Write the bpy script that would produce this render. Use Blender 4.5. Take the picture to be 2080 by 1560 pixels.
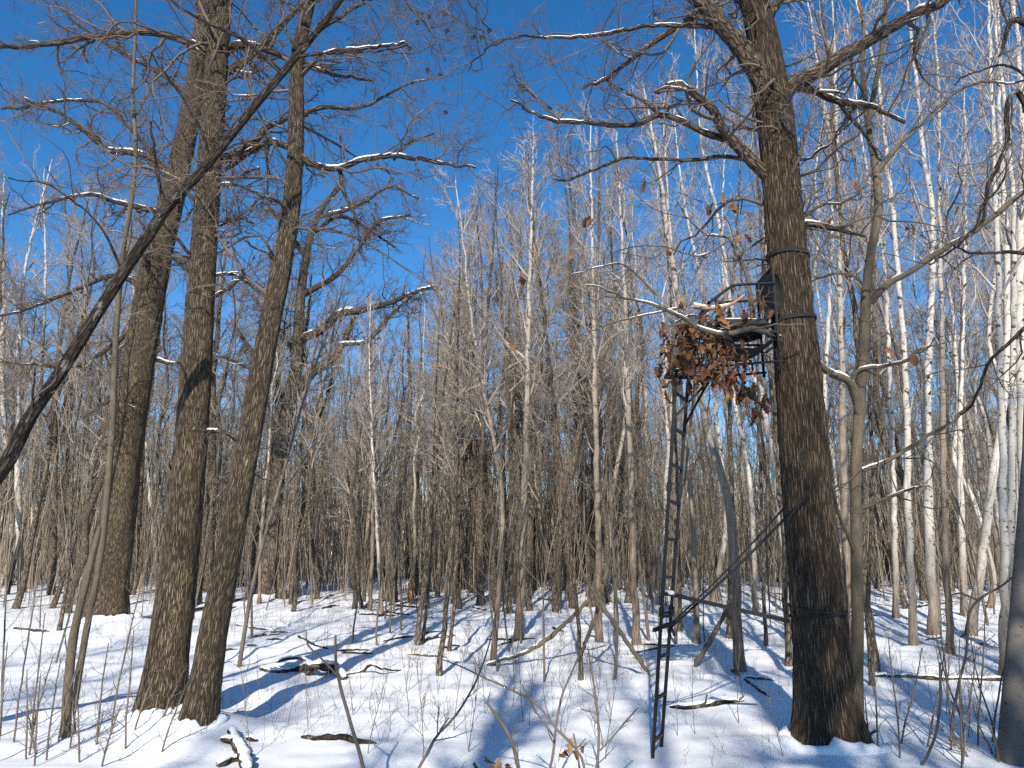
import bpy, math, numpy as np
from mathutils import Vector
np.random.seed(7)
RNG = np.random.default_rng(11)
scene = bpy.context.scene
for o in list(bpy.data.objects): bpy.data.objects.remove(o)
COL = scene.collection

# ------------------------------------------------------------------ camera, sky, sun, exposure
W, H, F = 2080.0, 1560.0, 1485.0            # photograph pixels and focal length in them
PITCH = math.radians(13.0)
CAM = np.array([0.0, 0.0, 1.6])
cd = bpy.data.cameras.new('camera'); cam = bpy.data.objects.new('camera', cd); COL.objects.link(cam)
cam.location = CAM; cam.rotation_euler = (math.pi/2 + PITCH, 0, 0)
cd.sensor_width = 36.0; cd.lens = 36.0*F/W; cd.clip_end = 3000; cd.clip_start = 0.05
scene.camera = cam
SUN_EL, SUN_AZ = math.radians(31), math.radians(6.0)     # light travels forward and slightly right
wd = bpy.data.worlds.new('World'); scene.world = wd; wd.use_nodes = True
nt = wd.node_tree; nt.nodes.clear()
sky = nt.nodes.new('ShaderNodeTexSky'); sky.sky_type = 'NISHITA'; sky.sun_disc = False
sky.sun_elevation = SUN_EL; sky.sun_rotation = math.pi + SUN_AZ
sky.altitude = 300; sky.air_density = 1.0; sky.dust_density = 0.2; sky.ozone_density = 4.0
bg = nt.nodes.new('ShaderNodeBackground'); bg.inputs[1].default_value = 0.115
wo = nt.nodes.new('ShaderNodeOutputWorld')
hs = nt.nodes.new('ShaderNodeHueSaturation'); hs.inputs['Saturation'].default_value = 1.27; hs.inputs['Value'].default_value = 1.0
nt.links.new(sky.outputs[0], hs.inputs['Color']); nt.links.new(hs.outputs[0], bg.inputs[0]); nt.links.new(bg.outputs[0], wo.inputs[0])
sd = bpy.data.lights.new('sun', 'SUN'); sd.energy = 4.7; sd.angle = math.radians(0.55); sd.color = (1.0, 0.93, 0.82)
sun = bpy.data.objects.new('sun', sd); COL.objects.link(sun); sun.location = (-5, -30, 40)
LDIR = Vector((math.sin(SUN_AZ)*math.cos(SUN_EL), math.cos(SUN_AZ)*math.cos(SUN_EL), -math.sin(SUN_EL)))
sun.rotation_euler = LDIR.to_track_quat('-Z', 'Y').to_euler()
vs = scene.view_settings
vs.view_transform = 'Standard'; vs.look = 'None'; vs.exposure = 0.60; vs.gamma = 1.0; vs.use_curve_mapping = False
scene.cycles.use_denoising = False
scene.cycles.max_bounces = 4; scene.cycles.diffuse_bounces = 2; scene.cycles.glossy_bounces = 1; scene.cycles.transmission_bounces = 0; scene.cycles.caustics_reflective = False

# ------------------------------------------------------------------ numeric helpers
def hash3(i, j, k, s=0):
    n = (i.astype(np.int64)*374761393 + j.astype(np.int64)*668265263 + k.astype(np.int64)*2147483647 + s*974711) & 0x7fffffff
    n = ((n ^ (n >> 13))*1274126177) & 0x7fffffff
    return ((n ^ (n >> 16)) & 0xffff)/65535.0
def noise3(x, y, z, s=0):
    i, j, k = np.floor(x), np.floor(y), np.floor(z); f, g, h = x-i, y-j, z-k
    f = f*f*(3-2*f); g = g*g*(3-2*g); h = h*h*(3-2*h)
    def c(a, b, d): return hash3(i+a, j+b, k+d, s)
    x00 = c(0,0,0)*(1-f)+c(1,0,0)*f; x10 = c(0,1,0)*(1-f)+c(1,1,0)*f
    x01 = c(0,0,1)*(1-f)+c(1,0,1)*f; x11 = c(0,1,1)*(1-f)+c(1,1,1)*f
    return (x00*(1-g)+x10*g)*(1-h) + (x01*(1-g)+x11*g)*h
def n2(x, y, s=0):
    return noise3(x, y, np.zeros_like(x)+0.37, s)-0.5

MOUNDS = []                                            # snow drifted against trunks: x, y, height, width
def ground(x, y):
    x = np.asarray(x, float); y = np.asarray(y, float)
    yy = np.clip(y-8, 0, 60)
    z = 0.025*yy - 0.00014*yy*yy
    z = z + 0.30*n2(x*.11, y*.11, 1) + 0.16*n2(x*.42+3, y*.42, 2) + 0.11*n2(x*1.15, y*1.6, 3) + 0.075*n2(x*2.3+.3*y, y*3.4, 4)
    near = np.exp(-((y-8)/14)**2)
    z = z + near*0.022*n2(x*5, y*8, 5)
    for mx, my, mh, mw in MOUNDS:
        z = z + mh*np.exp(-((x-mx)**2+(y-my)**2)/(mw*mw))
    return z
CP, SP = math.cos(PITCH), math.sin(PITCH)
def ray(px, py):
    a, b = (px-W/2)/F, (H/2-py)/F
    return np.array([a, CP - b*SP, SP + b*CP])
def at(px, py, Y):                                     # point on the pixel's ray at distance Y
    r = ray(px, py); return CAM + r*(Y/r[1])
def onground(px, py):                                  # where the pixel's ray meets the snow
    r = ray(px, py); t = 3.0
    for k in range(400):
        p = CAM + r*t
        d = p[2]-float(ground(p[0], p[1]))
        if d < 0.002: break
        t += max(0.01, min(0.4, d*1.5))
    return p
def pxr(wpx, p):                                       # half a pixel width in metres at point p
    d = p-CAM; return 0.5*wpx*(d[1]*CP + d[2]*SP)/F
def resample(ctrl, rad, step):                         # Catmull-Rom through control points
    P = np.array(ctrl, float); R = np.array(rad, float)
    P = np.vstack([2*P[0]-P[1], P, 2*P[-1]-P[-2]]); R = np.concatenate([[R[0]], R, [R[-1]]])
    oP, oR = [], []
    for i in range(1, len(P)-2):
        n = max(2, int(np.linalg.norm(P[i+1]-P[i])/step))
        t = np.linspace(0, 1, n, endpoint=False)[:, None]
        a, b, c, d = P[i-1], P[i], P[i+1], P[i+2]
        oP.append(0.5*((2*b)+(-a+c)*t+(2*a-5*b+4*c-d)*t**2+(-a+3*b-3*c+d)*t**3))
        oR.append(R[i]*(1-t[:, 0])+R[i+1]*t[:, 0])
    oP.append(P[-2][None]); oR.append([R[-2]])
    return np.vstack(oP), np.concatenate(oR)
def unit(v): return v/np.maximum(np.linalg.norm(v, axis=-1, keepdims=True), 1e-9)

class MB:                                              # mesh collector: tubes in batches, boxes, raw faces
    def __init__(s): s.V, s.Q, s.A, s.n = [], [], [], 0
    def raw(s, V, Q, A=None):
        V = np.asarray(V, float).reshape(-1, 3); s.V.append(V); s.Q.append(np.asarray(Q, int).reshape(-1, 4)+s.n)
        s.A.append(np.zeros_like(V)+V if A is None else A.reshape(-1, 3)); s.n += len(V)
    def tubes(s, P, R, sides, off=0.0, disp=None, flat=1.0):
        if P.ndim == 2: P, R = P[None], R[None]
        B, N, _ = P.shape
        if B == 0: return
        T = unit(np.gradient(P, axis=1)); D = P[:, -1]-P[:, 0]
        steep = np.abs(D[:, 2]) > .7*np.linalg.norm(D, axis=1)
        ref = np.where(steep[:, None], np.array([[1., 0, 0]]), np.array([[0, 0, 1.]]))[:, None, :]
        u = unit(np.cross(T, np.broadcast_to(ref, T.shape))); v = np.cross(T, u)
        an = np.arange(sides)*2*math.pi/sides; c, sn = np.cos(an), np.sin(an)
        S = np.concatenate([np.zeros((B, 1)), np.cumsum(np.linalg.norm(np.diff(P, axis=1), axis=2), axis=1)], axis=1)
        if np.isscalar(off) and off < 0: S = S + RNG.uniform(0, 50, (B, 1))
        R0 = np.maximum(R[:, :1], R)*0 + R[:, :1]
        A = np.stack([R0[:, :, None]*c, R0[:, :, None]*sn, np.repeat(S[:, :, None], sides, 2)], axis=-1)
        RR = np.repeat(R[:, :, None], sides, 2)
        if disp is not None: RR = RR + disp(A, RR)
        V = P[:, :, None, :] + RR[..., None]*(c[None, None, :, None]*u[:, :, None, :] + flat*sn[None, None, :, None]*v[:, :, None, :])
        i = np.arange(N-1)[:, None]*sides; j = np.arange(sides)[None, :]; k = (j+1) % sides
        q = np.stack([i+j, i+k, i+sides+k, i+sides+j], axis=-1).reshape(-1, 4)
        Q = (np.arange(B)[:, None, None]*N*sides + q[None]).reshape(-1, 4)
        s.raw(V, Q, A)
    def box(s, c, ax, ay, az):                         # centre and three half-axis vectors
        c, ax, ay, az = map(lambda t: np.array(t, float), (c, ax, ay, az))
        V = [c+i*ax+j*ay+k*az for i in (-1, 1) for j in (-1, 1) for k in (-1, 1)]
        s.raw(V, [[0,1,3,2],[4,6,7,5],[0,4,5,1],[2,3,7,6],[0,2,6,4],[1,5,7,3]])
    def mesh(s, name, mat, smooth=True):
        V = np.vstack(s.V); Q = np.vstack(s.Q); A = np.vstack(s.A)
        m = bpy.data.meshes.new(name); nq = len(Q)
        m.vertices.add(len(V)); m.vertices.foreach_set('co', V.astype(np.float32).ravel())
        m.loops.add(nq*4); m.loops.foreach_set('vertex_index', Q.astype(np.int32).ravel())
        m.polygons.add(nq); m.polygons.foreach_set('loop_start', (np.arange(nq)*4).astype(np.int32))
        m.polygons.foreach_set('use_smooth', np.full(nq, smooth))
        a = m.attributes.new('bark', 'FLOAT_VECTOR', 'POINT'); a.data.foreach_set('vector', A.astype(np.float32).ravel())
        m.update(calc_edges=True); m.materials.append(mat)
        return m
    def obj(s, name, mat, parent=None, smooth=True):
        return put(name, s.mesh(name, mat, smooth), parent)
def put(name, mesh, parent=None, loc=None):
    o = bpy.data.objects.new(name, mesh); COL.objects.link(o)
    if parent is not None:
        o.parent = parent
        o.matrix_parent_inverse = parent_inv(parent)
    if loc is not None: o.location = loc
    return o
def parent_inv(p):
    from mathutils import Matrix
    return Matrix.Translation(-Vector(p.location)) if p.type == 'EMPTY' and p.get('world') else Matrix.Identity(4)
def thing(name, label, cat, loc, group=None, world=True):
    o = bpy.data.objects.new(name, None); COL.objects.link(o); o.location = Vector([float(t) for t in loc]); o.empty_display_size = .1
    tag(o, label, cat, group)
    if world: o['world'] = 1                           # children are built in world coordinates
    return o
def tag(o, label, cat, group=None):
    o['label'] = label; o['category'] = cat
    if group: o['group'] = group
    return o

# ------------------------------------------------------------------ materials
def newmat(name):
    m = bpy.data.materials.new(name); m.use_nodes = True; t = m.node_tree
    b = t.nodes['Principled BSDF']; b.inputs['Roughness'].default_value = .9; b.inputs['Specular IOR Level'].default_value = .2
    return m, t, b
def N(t, typ, **kw):
    n = t.nodes.new(typ)
    for k, v in kw.items():
        if k in ('scale', 'detail', 'rough'): n.inputs[{'scale':'Scale','detail':'Detail','rough':'Roughness'}[k]].default_value = v
        else: setattr(n, k, v)
    return n
def ramp(t, src, stops):
    r = N(t, 'ShaderNodeValToRGB'); e = r.color_ramp.elements
    while len(e) < len(stops): e.new(.5)
    for el, (p, c) in zip(e, stops):
        el.position = p; el.color = (*c, 1) if len(c) == 3 else c
    t.links.new(src, r.inputs[0]); return r.outputs[0]
def mix(t, f, a, b):
    m = N(t, 'ShaderNodeMix', data_type='RGBA'); 
    for s, i in ((f, 0), (a, 6), (b, 7)):
        if isinstance(s, (tuple, float)): m.inputs[i].default_value = (*s, 1) if isinstance(s, tuple) else s
        else: t.links.new(s, m.inputs[i])
    return m.outputs[2]
def coords(t, sc):
    a = N(t, 'ShaderNodeAttribute', attribute_name='bark'); mp = N(t, 'ShaderNodeMapping')
    mp.inputs['Scale'].default_value = sc; t.links.new(a.outputs['Vector'], mp.inputs[0]); return mp.outputs[0]
def noise(t, vec, scale, detail=4, rough=.6):
    n = N(t, 'ShaderNodeTexNoise', scale=scale, detail=detail, rough=rough)
    if vec is not None: t.links.new(vec, n.inputs['Vector'])
    return n.outputs[0]
def bump(t, b, src, strength, dist):
    bn = N(t, 'ShaderNodeBump'); bn.inputs['Strength'].default_value = strength; bn.inputs['Distance'].default_value = dist
    t.links.new(src, bn.inputs['Height']); t.links.new(bn.outputs[0], b.inputs['Normal'])
BW, WH = (0, 0, 0), (1, 1, 1)
def bark_mat(name, dark, light, lichen=None, amount=.62, moss=None, fs=30, zs=.2, crack=.19):
    m, t, b = newmat(name)
    v = coords(t, (1, 1, zs)); wn = N(t, 'ShaderNodeTexNoise', scale=fs*.55, detail=3, rough=.6); t.links.new(v, wn.inputs['Vector'])
    wp = N(t, 'ShaderNodeVectorMath', operation='MULTIPLY_ADD'); t.links.new(wn.outputs['Color'], wp.inputs[0]); k = 1.7/fs; wp.inputs[1].default_value = (k, k, k); t.links.new(v, wp.inputs[2])
    vo = N(t, 'ShaderNodeTexVoronoi', feature='DISTANCE_TO_EDGE', scale=fs); t.links.new(wp.outputs[0], vo.inputs['Vector'])
    f1 = noise(t, coords(t, (1, 1, .45)), fs*1.6, 6, .7)
    col = ramp(t, f1, [(.33, dark), (.48, tuple((p+q)*.45 for p, q in zip(dark, light))), (.66, light)])
    if crack > 0: col = mix(t, ramp(t, vo.outputs['Distance'], [(.03, (.92, .92, .92)), (crack*.5, (.5, .5, .5)), (crack, BW)]), col, tuple(c*.35 for c in dark))
    big = noise(t, coords(t, (1, 1, .45)), 2.6, 4)
    col = mix(t, ramp(t, big, [(.36, (.45, .45, .45)), (.62, BW)]), col, tuple(c*.6 for c in dark))
    if lichen:
        l = noise(t, coords(t, (1, 1, .7)), 6, 8, .8)
        col = mix(t, ramp(t, l, [(amount, BW), (amount+.07, (.8, .8, .8))]), col, lichen)
    if moss:
        l = noise(t, coords(t, (1, 1, .35)), 3.1, 6, .75)
        col = mix(t, ramp(t, l, [(.57, BW), (.70, (.65, .65, .65))]), col, moss)
    t.links.new(col, b.inputs['Base Color'])
    ad = N(t, 'ShaderNodeMath', operation='MULTIPLY_ADD'); t.links.new(f1, ad.inputs[0]); ad.inputs[1].default_value = .4; t.links.new(ramp(t, vo.outputs['Distance'], [(0, BW), (max(crack, .001), WH)]), ad.inputs[2])
    bump(t, b, ad.outputs[0] if crack > 0 else f1, 1.0 if crack > 0 else .5, .02 if crack > 0 else .006)
    return m
M = {}
M['oak'] = bark_mat('oak_bark', (.085, .064, .043), (.33, .255, .17), (.44, .42, .29), .60, (.19, .145, .05), 44, .15, .24)
M['oak_dark'] = bark_mat('stand_oak_bark', (.060, .043, .030), (.255, .185, .122), (.30, .26, .18), .67, None, 34, .13, .26)
M['limb'] = bark_mat('limb_bark', (.075, .057, .043), (.215, .165, .122), (.33, .33, .25), .64)
M['grey'] = bark_mat('smooth_grey_bark', (.085, .071, .052), (.165, .137, .098), (.25, .24, .19), .63, None, 14, 1.0, 0)
M['brown'] = bark_mat('brown_bark', (.125, .10, .075), (.30, .245, .18), (.34, .32, .25), .66, None, 22, .3)
M['black'] = bark_mat('dark_lichen_bark', (.034, .027, .021), (.10, .08, .062), (.24, .235, .215), .56)
M['rotten'] = bark_mat('rotten_wood', (.20, .10, .04), (.45, .28, .13))
def twig_mat(name, a, b2):
    m, t, b = newmat(name); col = ramp(t, noise(t, coords(t, (1, 1, 1)), 1.4, 2), [(.35, a), (.65, b2)])
    t.links.new(col, b.inputs['Base Color']); return m
M['twig'] = twig_mat('twig_bark', (.072, .056, .045), (.165, .13, .103))
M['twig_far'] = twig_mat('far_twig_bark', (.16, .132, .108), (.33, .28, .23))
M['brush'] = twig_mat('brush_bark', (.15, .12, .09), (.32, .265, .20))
M['birch_twig'] = twig_mat('birch_twig_bark', (.18, .152, .135), (.40, .36, .325))
M['sapling'] = twig_mat('sapling_bark', (.085, .069, .054), (.19, .158, .125))
def birch_mat(name, white, low):                        # pale bark with dark lenticels, brown rough foot (on aspen also painted shade)
    m, t, b = newmat(name)
    l = noise(t, coords(t, (3.0, 3.0, 9)), 2.0, 5, .75)
    scar = noise(t, coords(t, (2.0, 2.0, 5)), 1.6, 3, .6)
    col = mix(t, ramp(t, noise(t, coords(t, (1, 1, .6)), 3, 3), [(.4, BW), (.7, (.55, .55, .55))]), white, tuple(c*.72 for c in white))
    col = mix(t, ramp(t, l, [(.57, BW), (.64, (.85, .85, .85))]), col, (.07, .06, .052))
    col = mix(t, ramp(t, scar, [(.62, BW), (.66, WH)]), col, (.05, .042, .036))
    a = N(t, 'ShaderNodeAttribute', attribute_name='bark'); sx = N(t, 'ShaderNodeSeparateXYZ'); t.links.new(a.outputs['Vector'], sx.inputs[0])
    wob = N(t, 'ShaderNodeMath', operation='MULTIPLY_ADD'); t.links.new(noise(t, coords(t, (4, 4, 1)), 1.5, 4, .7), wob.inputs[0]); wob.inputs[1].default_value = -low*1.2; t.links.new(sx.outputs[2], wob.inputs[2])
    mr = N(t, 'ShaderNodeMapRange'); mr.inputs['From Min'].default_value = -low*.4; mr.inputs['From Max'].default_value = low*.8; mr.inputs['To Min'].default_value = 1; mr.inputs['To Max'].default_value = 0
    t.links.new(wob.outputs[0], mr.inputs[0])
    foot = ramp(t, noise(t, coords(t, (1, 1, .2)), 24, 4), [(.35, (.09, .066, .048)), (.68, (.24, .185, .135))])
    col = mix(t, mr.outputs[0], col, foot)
    t.links.new(col, b.inputs['Base Color']); bump(t, b, l, .4, .006); return m
M['birch'] = birch_mat('birch_bark', (.47, .435, .385), 1.8)
M['aspen'] = birch_mat('aspen_bark_low_shade', (.44, .40, .345), 6.5)  # tall brown lower trunk: darker aspen bark plus forest shade painted in
M['shaded_birch'] = birch_mat('shaded_birch_bark', (.14, .125, .11), .25)  # birch bark darkened to paint in the shade on the right edge trunk
def snow_mat():
    m, t, b = newmat('snow')
    g = N(t, 'ShaderNodeNewGeometry')
    n1 = noise(t, g.outputs['Position'], 3.0, 5, .6); nf = noise(t, g.outputs['Position'], 60, 3, .6)
    col = ramp(t, n1, [(.3, (.70, .715, .73)), (.7, (.80, .805, .81))])
    deb = noise(t, g.outputs['Position'], 34, 2, .5)
    col = mix(t, ramp(t, deb, [(.705, BW), (.73, (.7, .7, .7))]), col, (.20, .15, .11))
    t.links.new(col, b.inputs['Base Color']); b.inputs['Roughness'].default_value = .65
    b.inputs['Subsurface Weight'].default_value = 0.0
    ad = N(t, 'ShaderNodeMath', operation='MULTIPLY_ADD'); t.links.new(nf, ad.inputs[0]); ad.inputs[1].default_value = .25; t.links.new(n1, ad.inputs[2])
    bump(t, b, ad.outputs[0], .35, .03); return m
M['snow'] = snow_mat()
def plain(name, c, rough=.6, metal=0., c2=None, sc=30):
    m, t, b = newmat(name); b.inputs['Roughness'].default_value = rough; b.inputs['Metallic'].default_value = metal
    g = N(t, 'ShaderNodeNewGeometry')
    col = ramp(t, noise(t, g.outputs['Position'], sc, 4), [(.35, c), (.68, c2 or tuple(x*1.5 for x in c))])
    t.links.new(col, b.inputs['Base Color']); return m
M['clean_snow'] = plain('resting_snow', (.74, .75, .76), .6, 0, (.82, .825, .83), 8)
M['steel'] = plain('black_steel', (.007, .0075, .009), .55, 0, (.016, .016, .018))
M['fabric'] = plain('black_fabric', (.022, .024, .024), .9, 0, (.05, .052, .05), 60)
M['webbing'] = plain('black_webbing', (.015, .015, .017), .8)
M['net'] = plain('camouflage_net', (.06, .055, .035), .9, 0, (.20, .18, .12), 40)
M['leaf'] = plain('dry_oak_leaf', (.085, .042, .019), .7, 0, (.21, .105, .046), 12)
M['leaf_pale'] = plain('pale_dry_leaf', (.18, .105, .05), .7, 0, (.30, .19, .10), 12)
M['leaf_red'] = plain('red_brown_leaf', (.045, .017, .010), .7, 0, (.12, .045, .022), 12)
M['wood'] = plain('bare_orange_wood', (.26, .12, .06), .8, 0, (.45, .25, .14), 30)

# ------------------------------------------------------------------ branch growth (a whole level at a time)
def walk(rng, S, D, L, r0, n, wig, up, rend=.35):
    B = len(S); P = np.zeros((B, n, 3)); P[:, 0] = S; D = unit(D); st = (L/(n-1))[:, None]
    for i in range(1, n):
        D = unit(D + rng.normal(0, wig, (B, 3)) + np.array([0, 0, up])); P[:, i] = P[:, i-1]+D*st
    R = r0[:, None]*np.linspace(1, rend, n)[None]
    return P, R
def kids(rng, P, R, n, t0, t1, ang, fac, rfac, rmin, n_out, wig, up, sweep=.5, lmin=.08):
    B, K, _ = P.shape
    if B == 0: return np.zeros((0, n_out, 3)), np.zeros((0, n_out))
    t = t0 + (t1-t0)*((np.arange(n)[None]+rng.uniform(0, 1, (B, n)))/n)
    f = t*(K-1); i = np.minimum(f.astype(int), K-2); w = (f-i)[..., None]; b = np.arange(B)[:, None]
    S = P[b, i]*(1-w)+P[b, i+1]*w; T = unit(P[b, i+1]-P[b, i]); rr = R[b, i]
    q = unit(np.cross(T, rng.normal(0, 1, T.shape))); a = rng.uniform(ang[0], ang[1], t.shape)[..., None]
    D = T*np.cos(a)+q*np.sin(a)
    Lp = np.linalg.norm(np.diff(P, axis=1), axis=2).sum(1)[:, None]
    L = np.maximum(Lp*fac*(1-sweep*t)*rng.uniform(.55, 1.3, t.shape), lmin)
    r = np.maximum(rr*rfac*rng.uniform(.7, 1.1, t.shape), rmin)
    return walk(rng, S.reshape(-1, 3), D.reshape(-1, 3), L.ravel(), r.ravel(), n_out, wig, up)
def same(P, R, n):                                     # one polyline resampled to n points, as a batch of one
    s = np.linspace(0, len(P)-1, n); i = np.minimum(s.astype(int), len(P)-2); w = (s-i)[:, None]
    return (P[i]*(1-w)+P[i+1]*w)[None], (R[i]*(1-w[:, 0])+R[i+1]*w[:, 0])[None]
def snow_on(mb, P, R, rng, amount=.5, sides=6):        # snow lying on the upper side of a limb
    B, n, _ = P.shape
    T = unit(np.gradient(P, axis=1)); flat = np.clip((1-np.abs(T[..., 2]))*1.9-.35, 0, 1)
    ph = rng.uniform(0, 90, (B, 1)); s = np.arange(n)[None]*1.0
    g = .7*noise3(s*(.09 if n > 12 else .3)+ph, ph+0*s, 0*s+ph, 3)+.3*noise3(s*.4+ph, ph+0*s, 0*s+ph, 4)
    k = np.clip((g-(.93-amount))*5, 0, 1)*flat
    R2 = R*.74*k+R*.08; U = np.zeros_like(P); U[..., 2] = 1
    side = unit(np.cross(T, U)); upv = np.cross(side, T)
    mb.tubes(P+upv*(R*(.12+.5*k))[..., None], R2, sides, off=-1)
def ridges(depth, fr, s):                              # oak bark relief on the big trunks
    def d(A, R):
        x, y, z = A[..., 0]*fr, A[..., 1]*fr, A[..., 2]*fr*.13
        wob = noise3(x*.3, y*.3, A[..., 2]*1.3, s+1)
        n1 = noise3(x+wob*2, y+wob*2, z, s); n3 = noise3(x*2.1, y*2.1, z*3.2, s+2)
        r = 1-np.abs(2*n1-1)
        lump = noise3(A[..., 0]*3, A[..., 1]*3, A[..., 2]*1.2, s+5)-.5
        return np.minimum(depth, R*.2)*(r*.9+n3*.6-.9) + R*.10*lump + R*.13*np.exp(-np.maximum(A[..., 2], 0)/.38)*np.sin(5*np.arctan2(A[..., 1], A[..., 0])+s)
    return d

# ------------------------------------------------------------------ the snow
def heroes_base(px, py, mh=.07, mw=.5):
    p = onground(px, py); MOUNDS.append((p[0], p[1]+.15, mh, mw)); return p
B_STAND = heroes_base(1690, 1535, .07, .75); B_TWL = heroes_base(322, 1482, .10, .5); B_TWR = heroes_base(395, 1502, .12, .5)
B_BACK = heroes_base(212, 1275, .16, 1.2); B_MID = heroes_base(532, 1222, .15, .9)
def graded(lo, f0, f1, hi, st, grow):
    a = list(np.arange(f0, f1+1e-6, st)); s = st
    while a[-1] < hi: s *= grow; a.append(a[-1]+s)
    s = st; b = []; c = f0
    while c > lo: s *= grow; c -= s; b.append(c)
    return np.array(b[::-1]+a)
gx = graded(-900, -6.0, 6.2, 900, .075, 1.06); gy = graded(-200, 5.6, 15, 1400, .07, 1.045)
X, Y = np.meshgrid(gx, gy); Z = ground(X, Y)
nx, ny = len(gx), len(gy)
i = (np.arange(ny-1)[:, None]*nx+np.arange(nx-1)[None]).reshape(-1)
g = MB(); g.raw(np.stack([X, Y, Z], -1), np.stack([i, i+1, i+1+nx, i+nx], -1))
go = g.obj('snowy_ground', M['snow']); go['kind'] = 'structure'

# ------------------------------------------------------------------ leaf meshes (lobed oak leaves, curled)
def leaf_mesh(name, mat, size, curl, seed):
    r = np.random.default_rng(seed); n = 9; t = np.linspace(0, 1, n)
    w = np.array([.04, .2, .12, .33, .17, .40, .2, .26, .03])*size*r.uniform(.85, 1.1)
    mid = np.stack([t*size, 0*t, -curl*size*t*t], -1); up = curl*size*1.2*(w/size)
    Lf = mid+np.stack([-.06*size*np.sin(t*9), w, up+r.normal(0, .03*size, n)], -1)
    Rt = mid+np.stack([.06*size*np.sin(t*9), -w, up+r.normal(0, .03*size, n)], -1)
    V = np.vstack([mid, Lf, Rt]); Q = []
    for k in range(n-1): Q += [[k, k+1, n+k+1, n+k], [k+1, k, 2*n+k, 2*n+k+1]]
    mb = MB(); mb.raw(V, Q); return mb.mesh(name, mat)
LEAVES = [leaf_mesh('leaf', M[m], s, c, k) for k, (m, s, c) in enumerate([('leaf', .15, .35), ('leaf', .13, .7), ('leaf_pale', .12, .5), ('leaf_red', .14, .6), ('leaf', .12, -.4), ('leaf_red', .11, .9)])]
def leaves_at(parent, pts, rng, kinds=(0, 1, 2, 3, 4, 5), sc=(.7, 1.1)):
    for p in pts:
        o = put('leaf', LEAVES[int(rng.choice(kinds))], parent)
        o.location = Vector([float(x) for x in p]); s = float(rng.uniform(*sc)); o.scale = (s, s, s)
        o.rotation_euler = (float(rng.uniform(-.9, .9)), float(rng.uniform(.2, 1.5)), float(rng.uniform(0, 6.28)))

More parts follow.
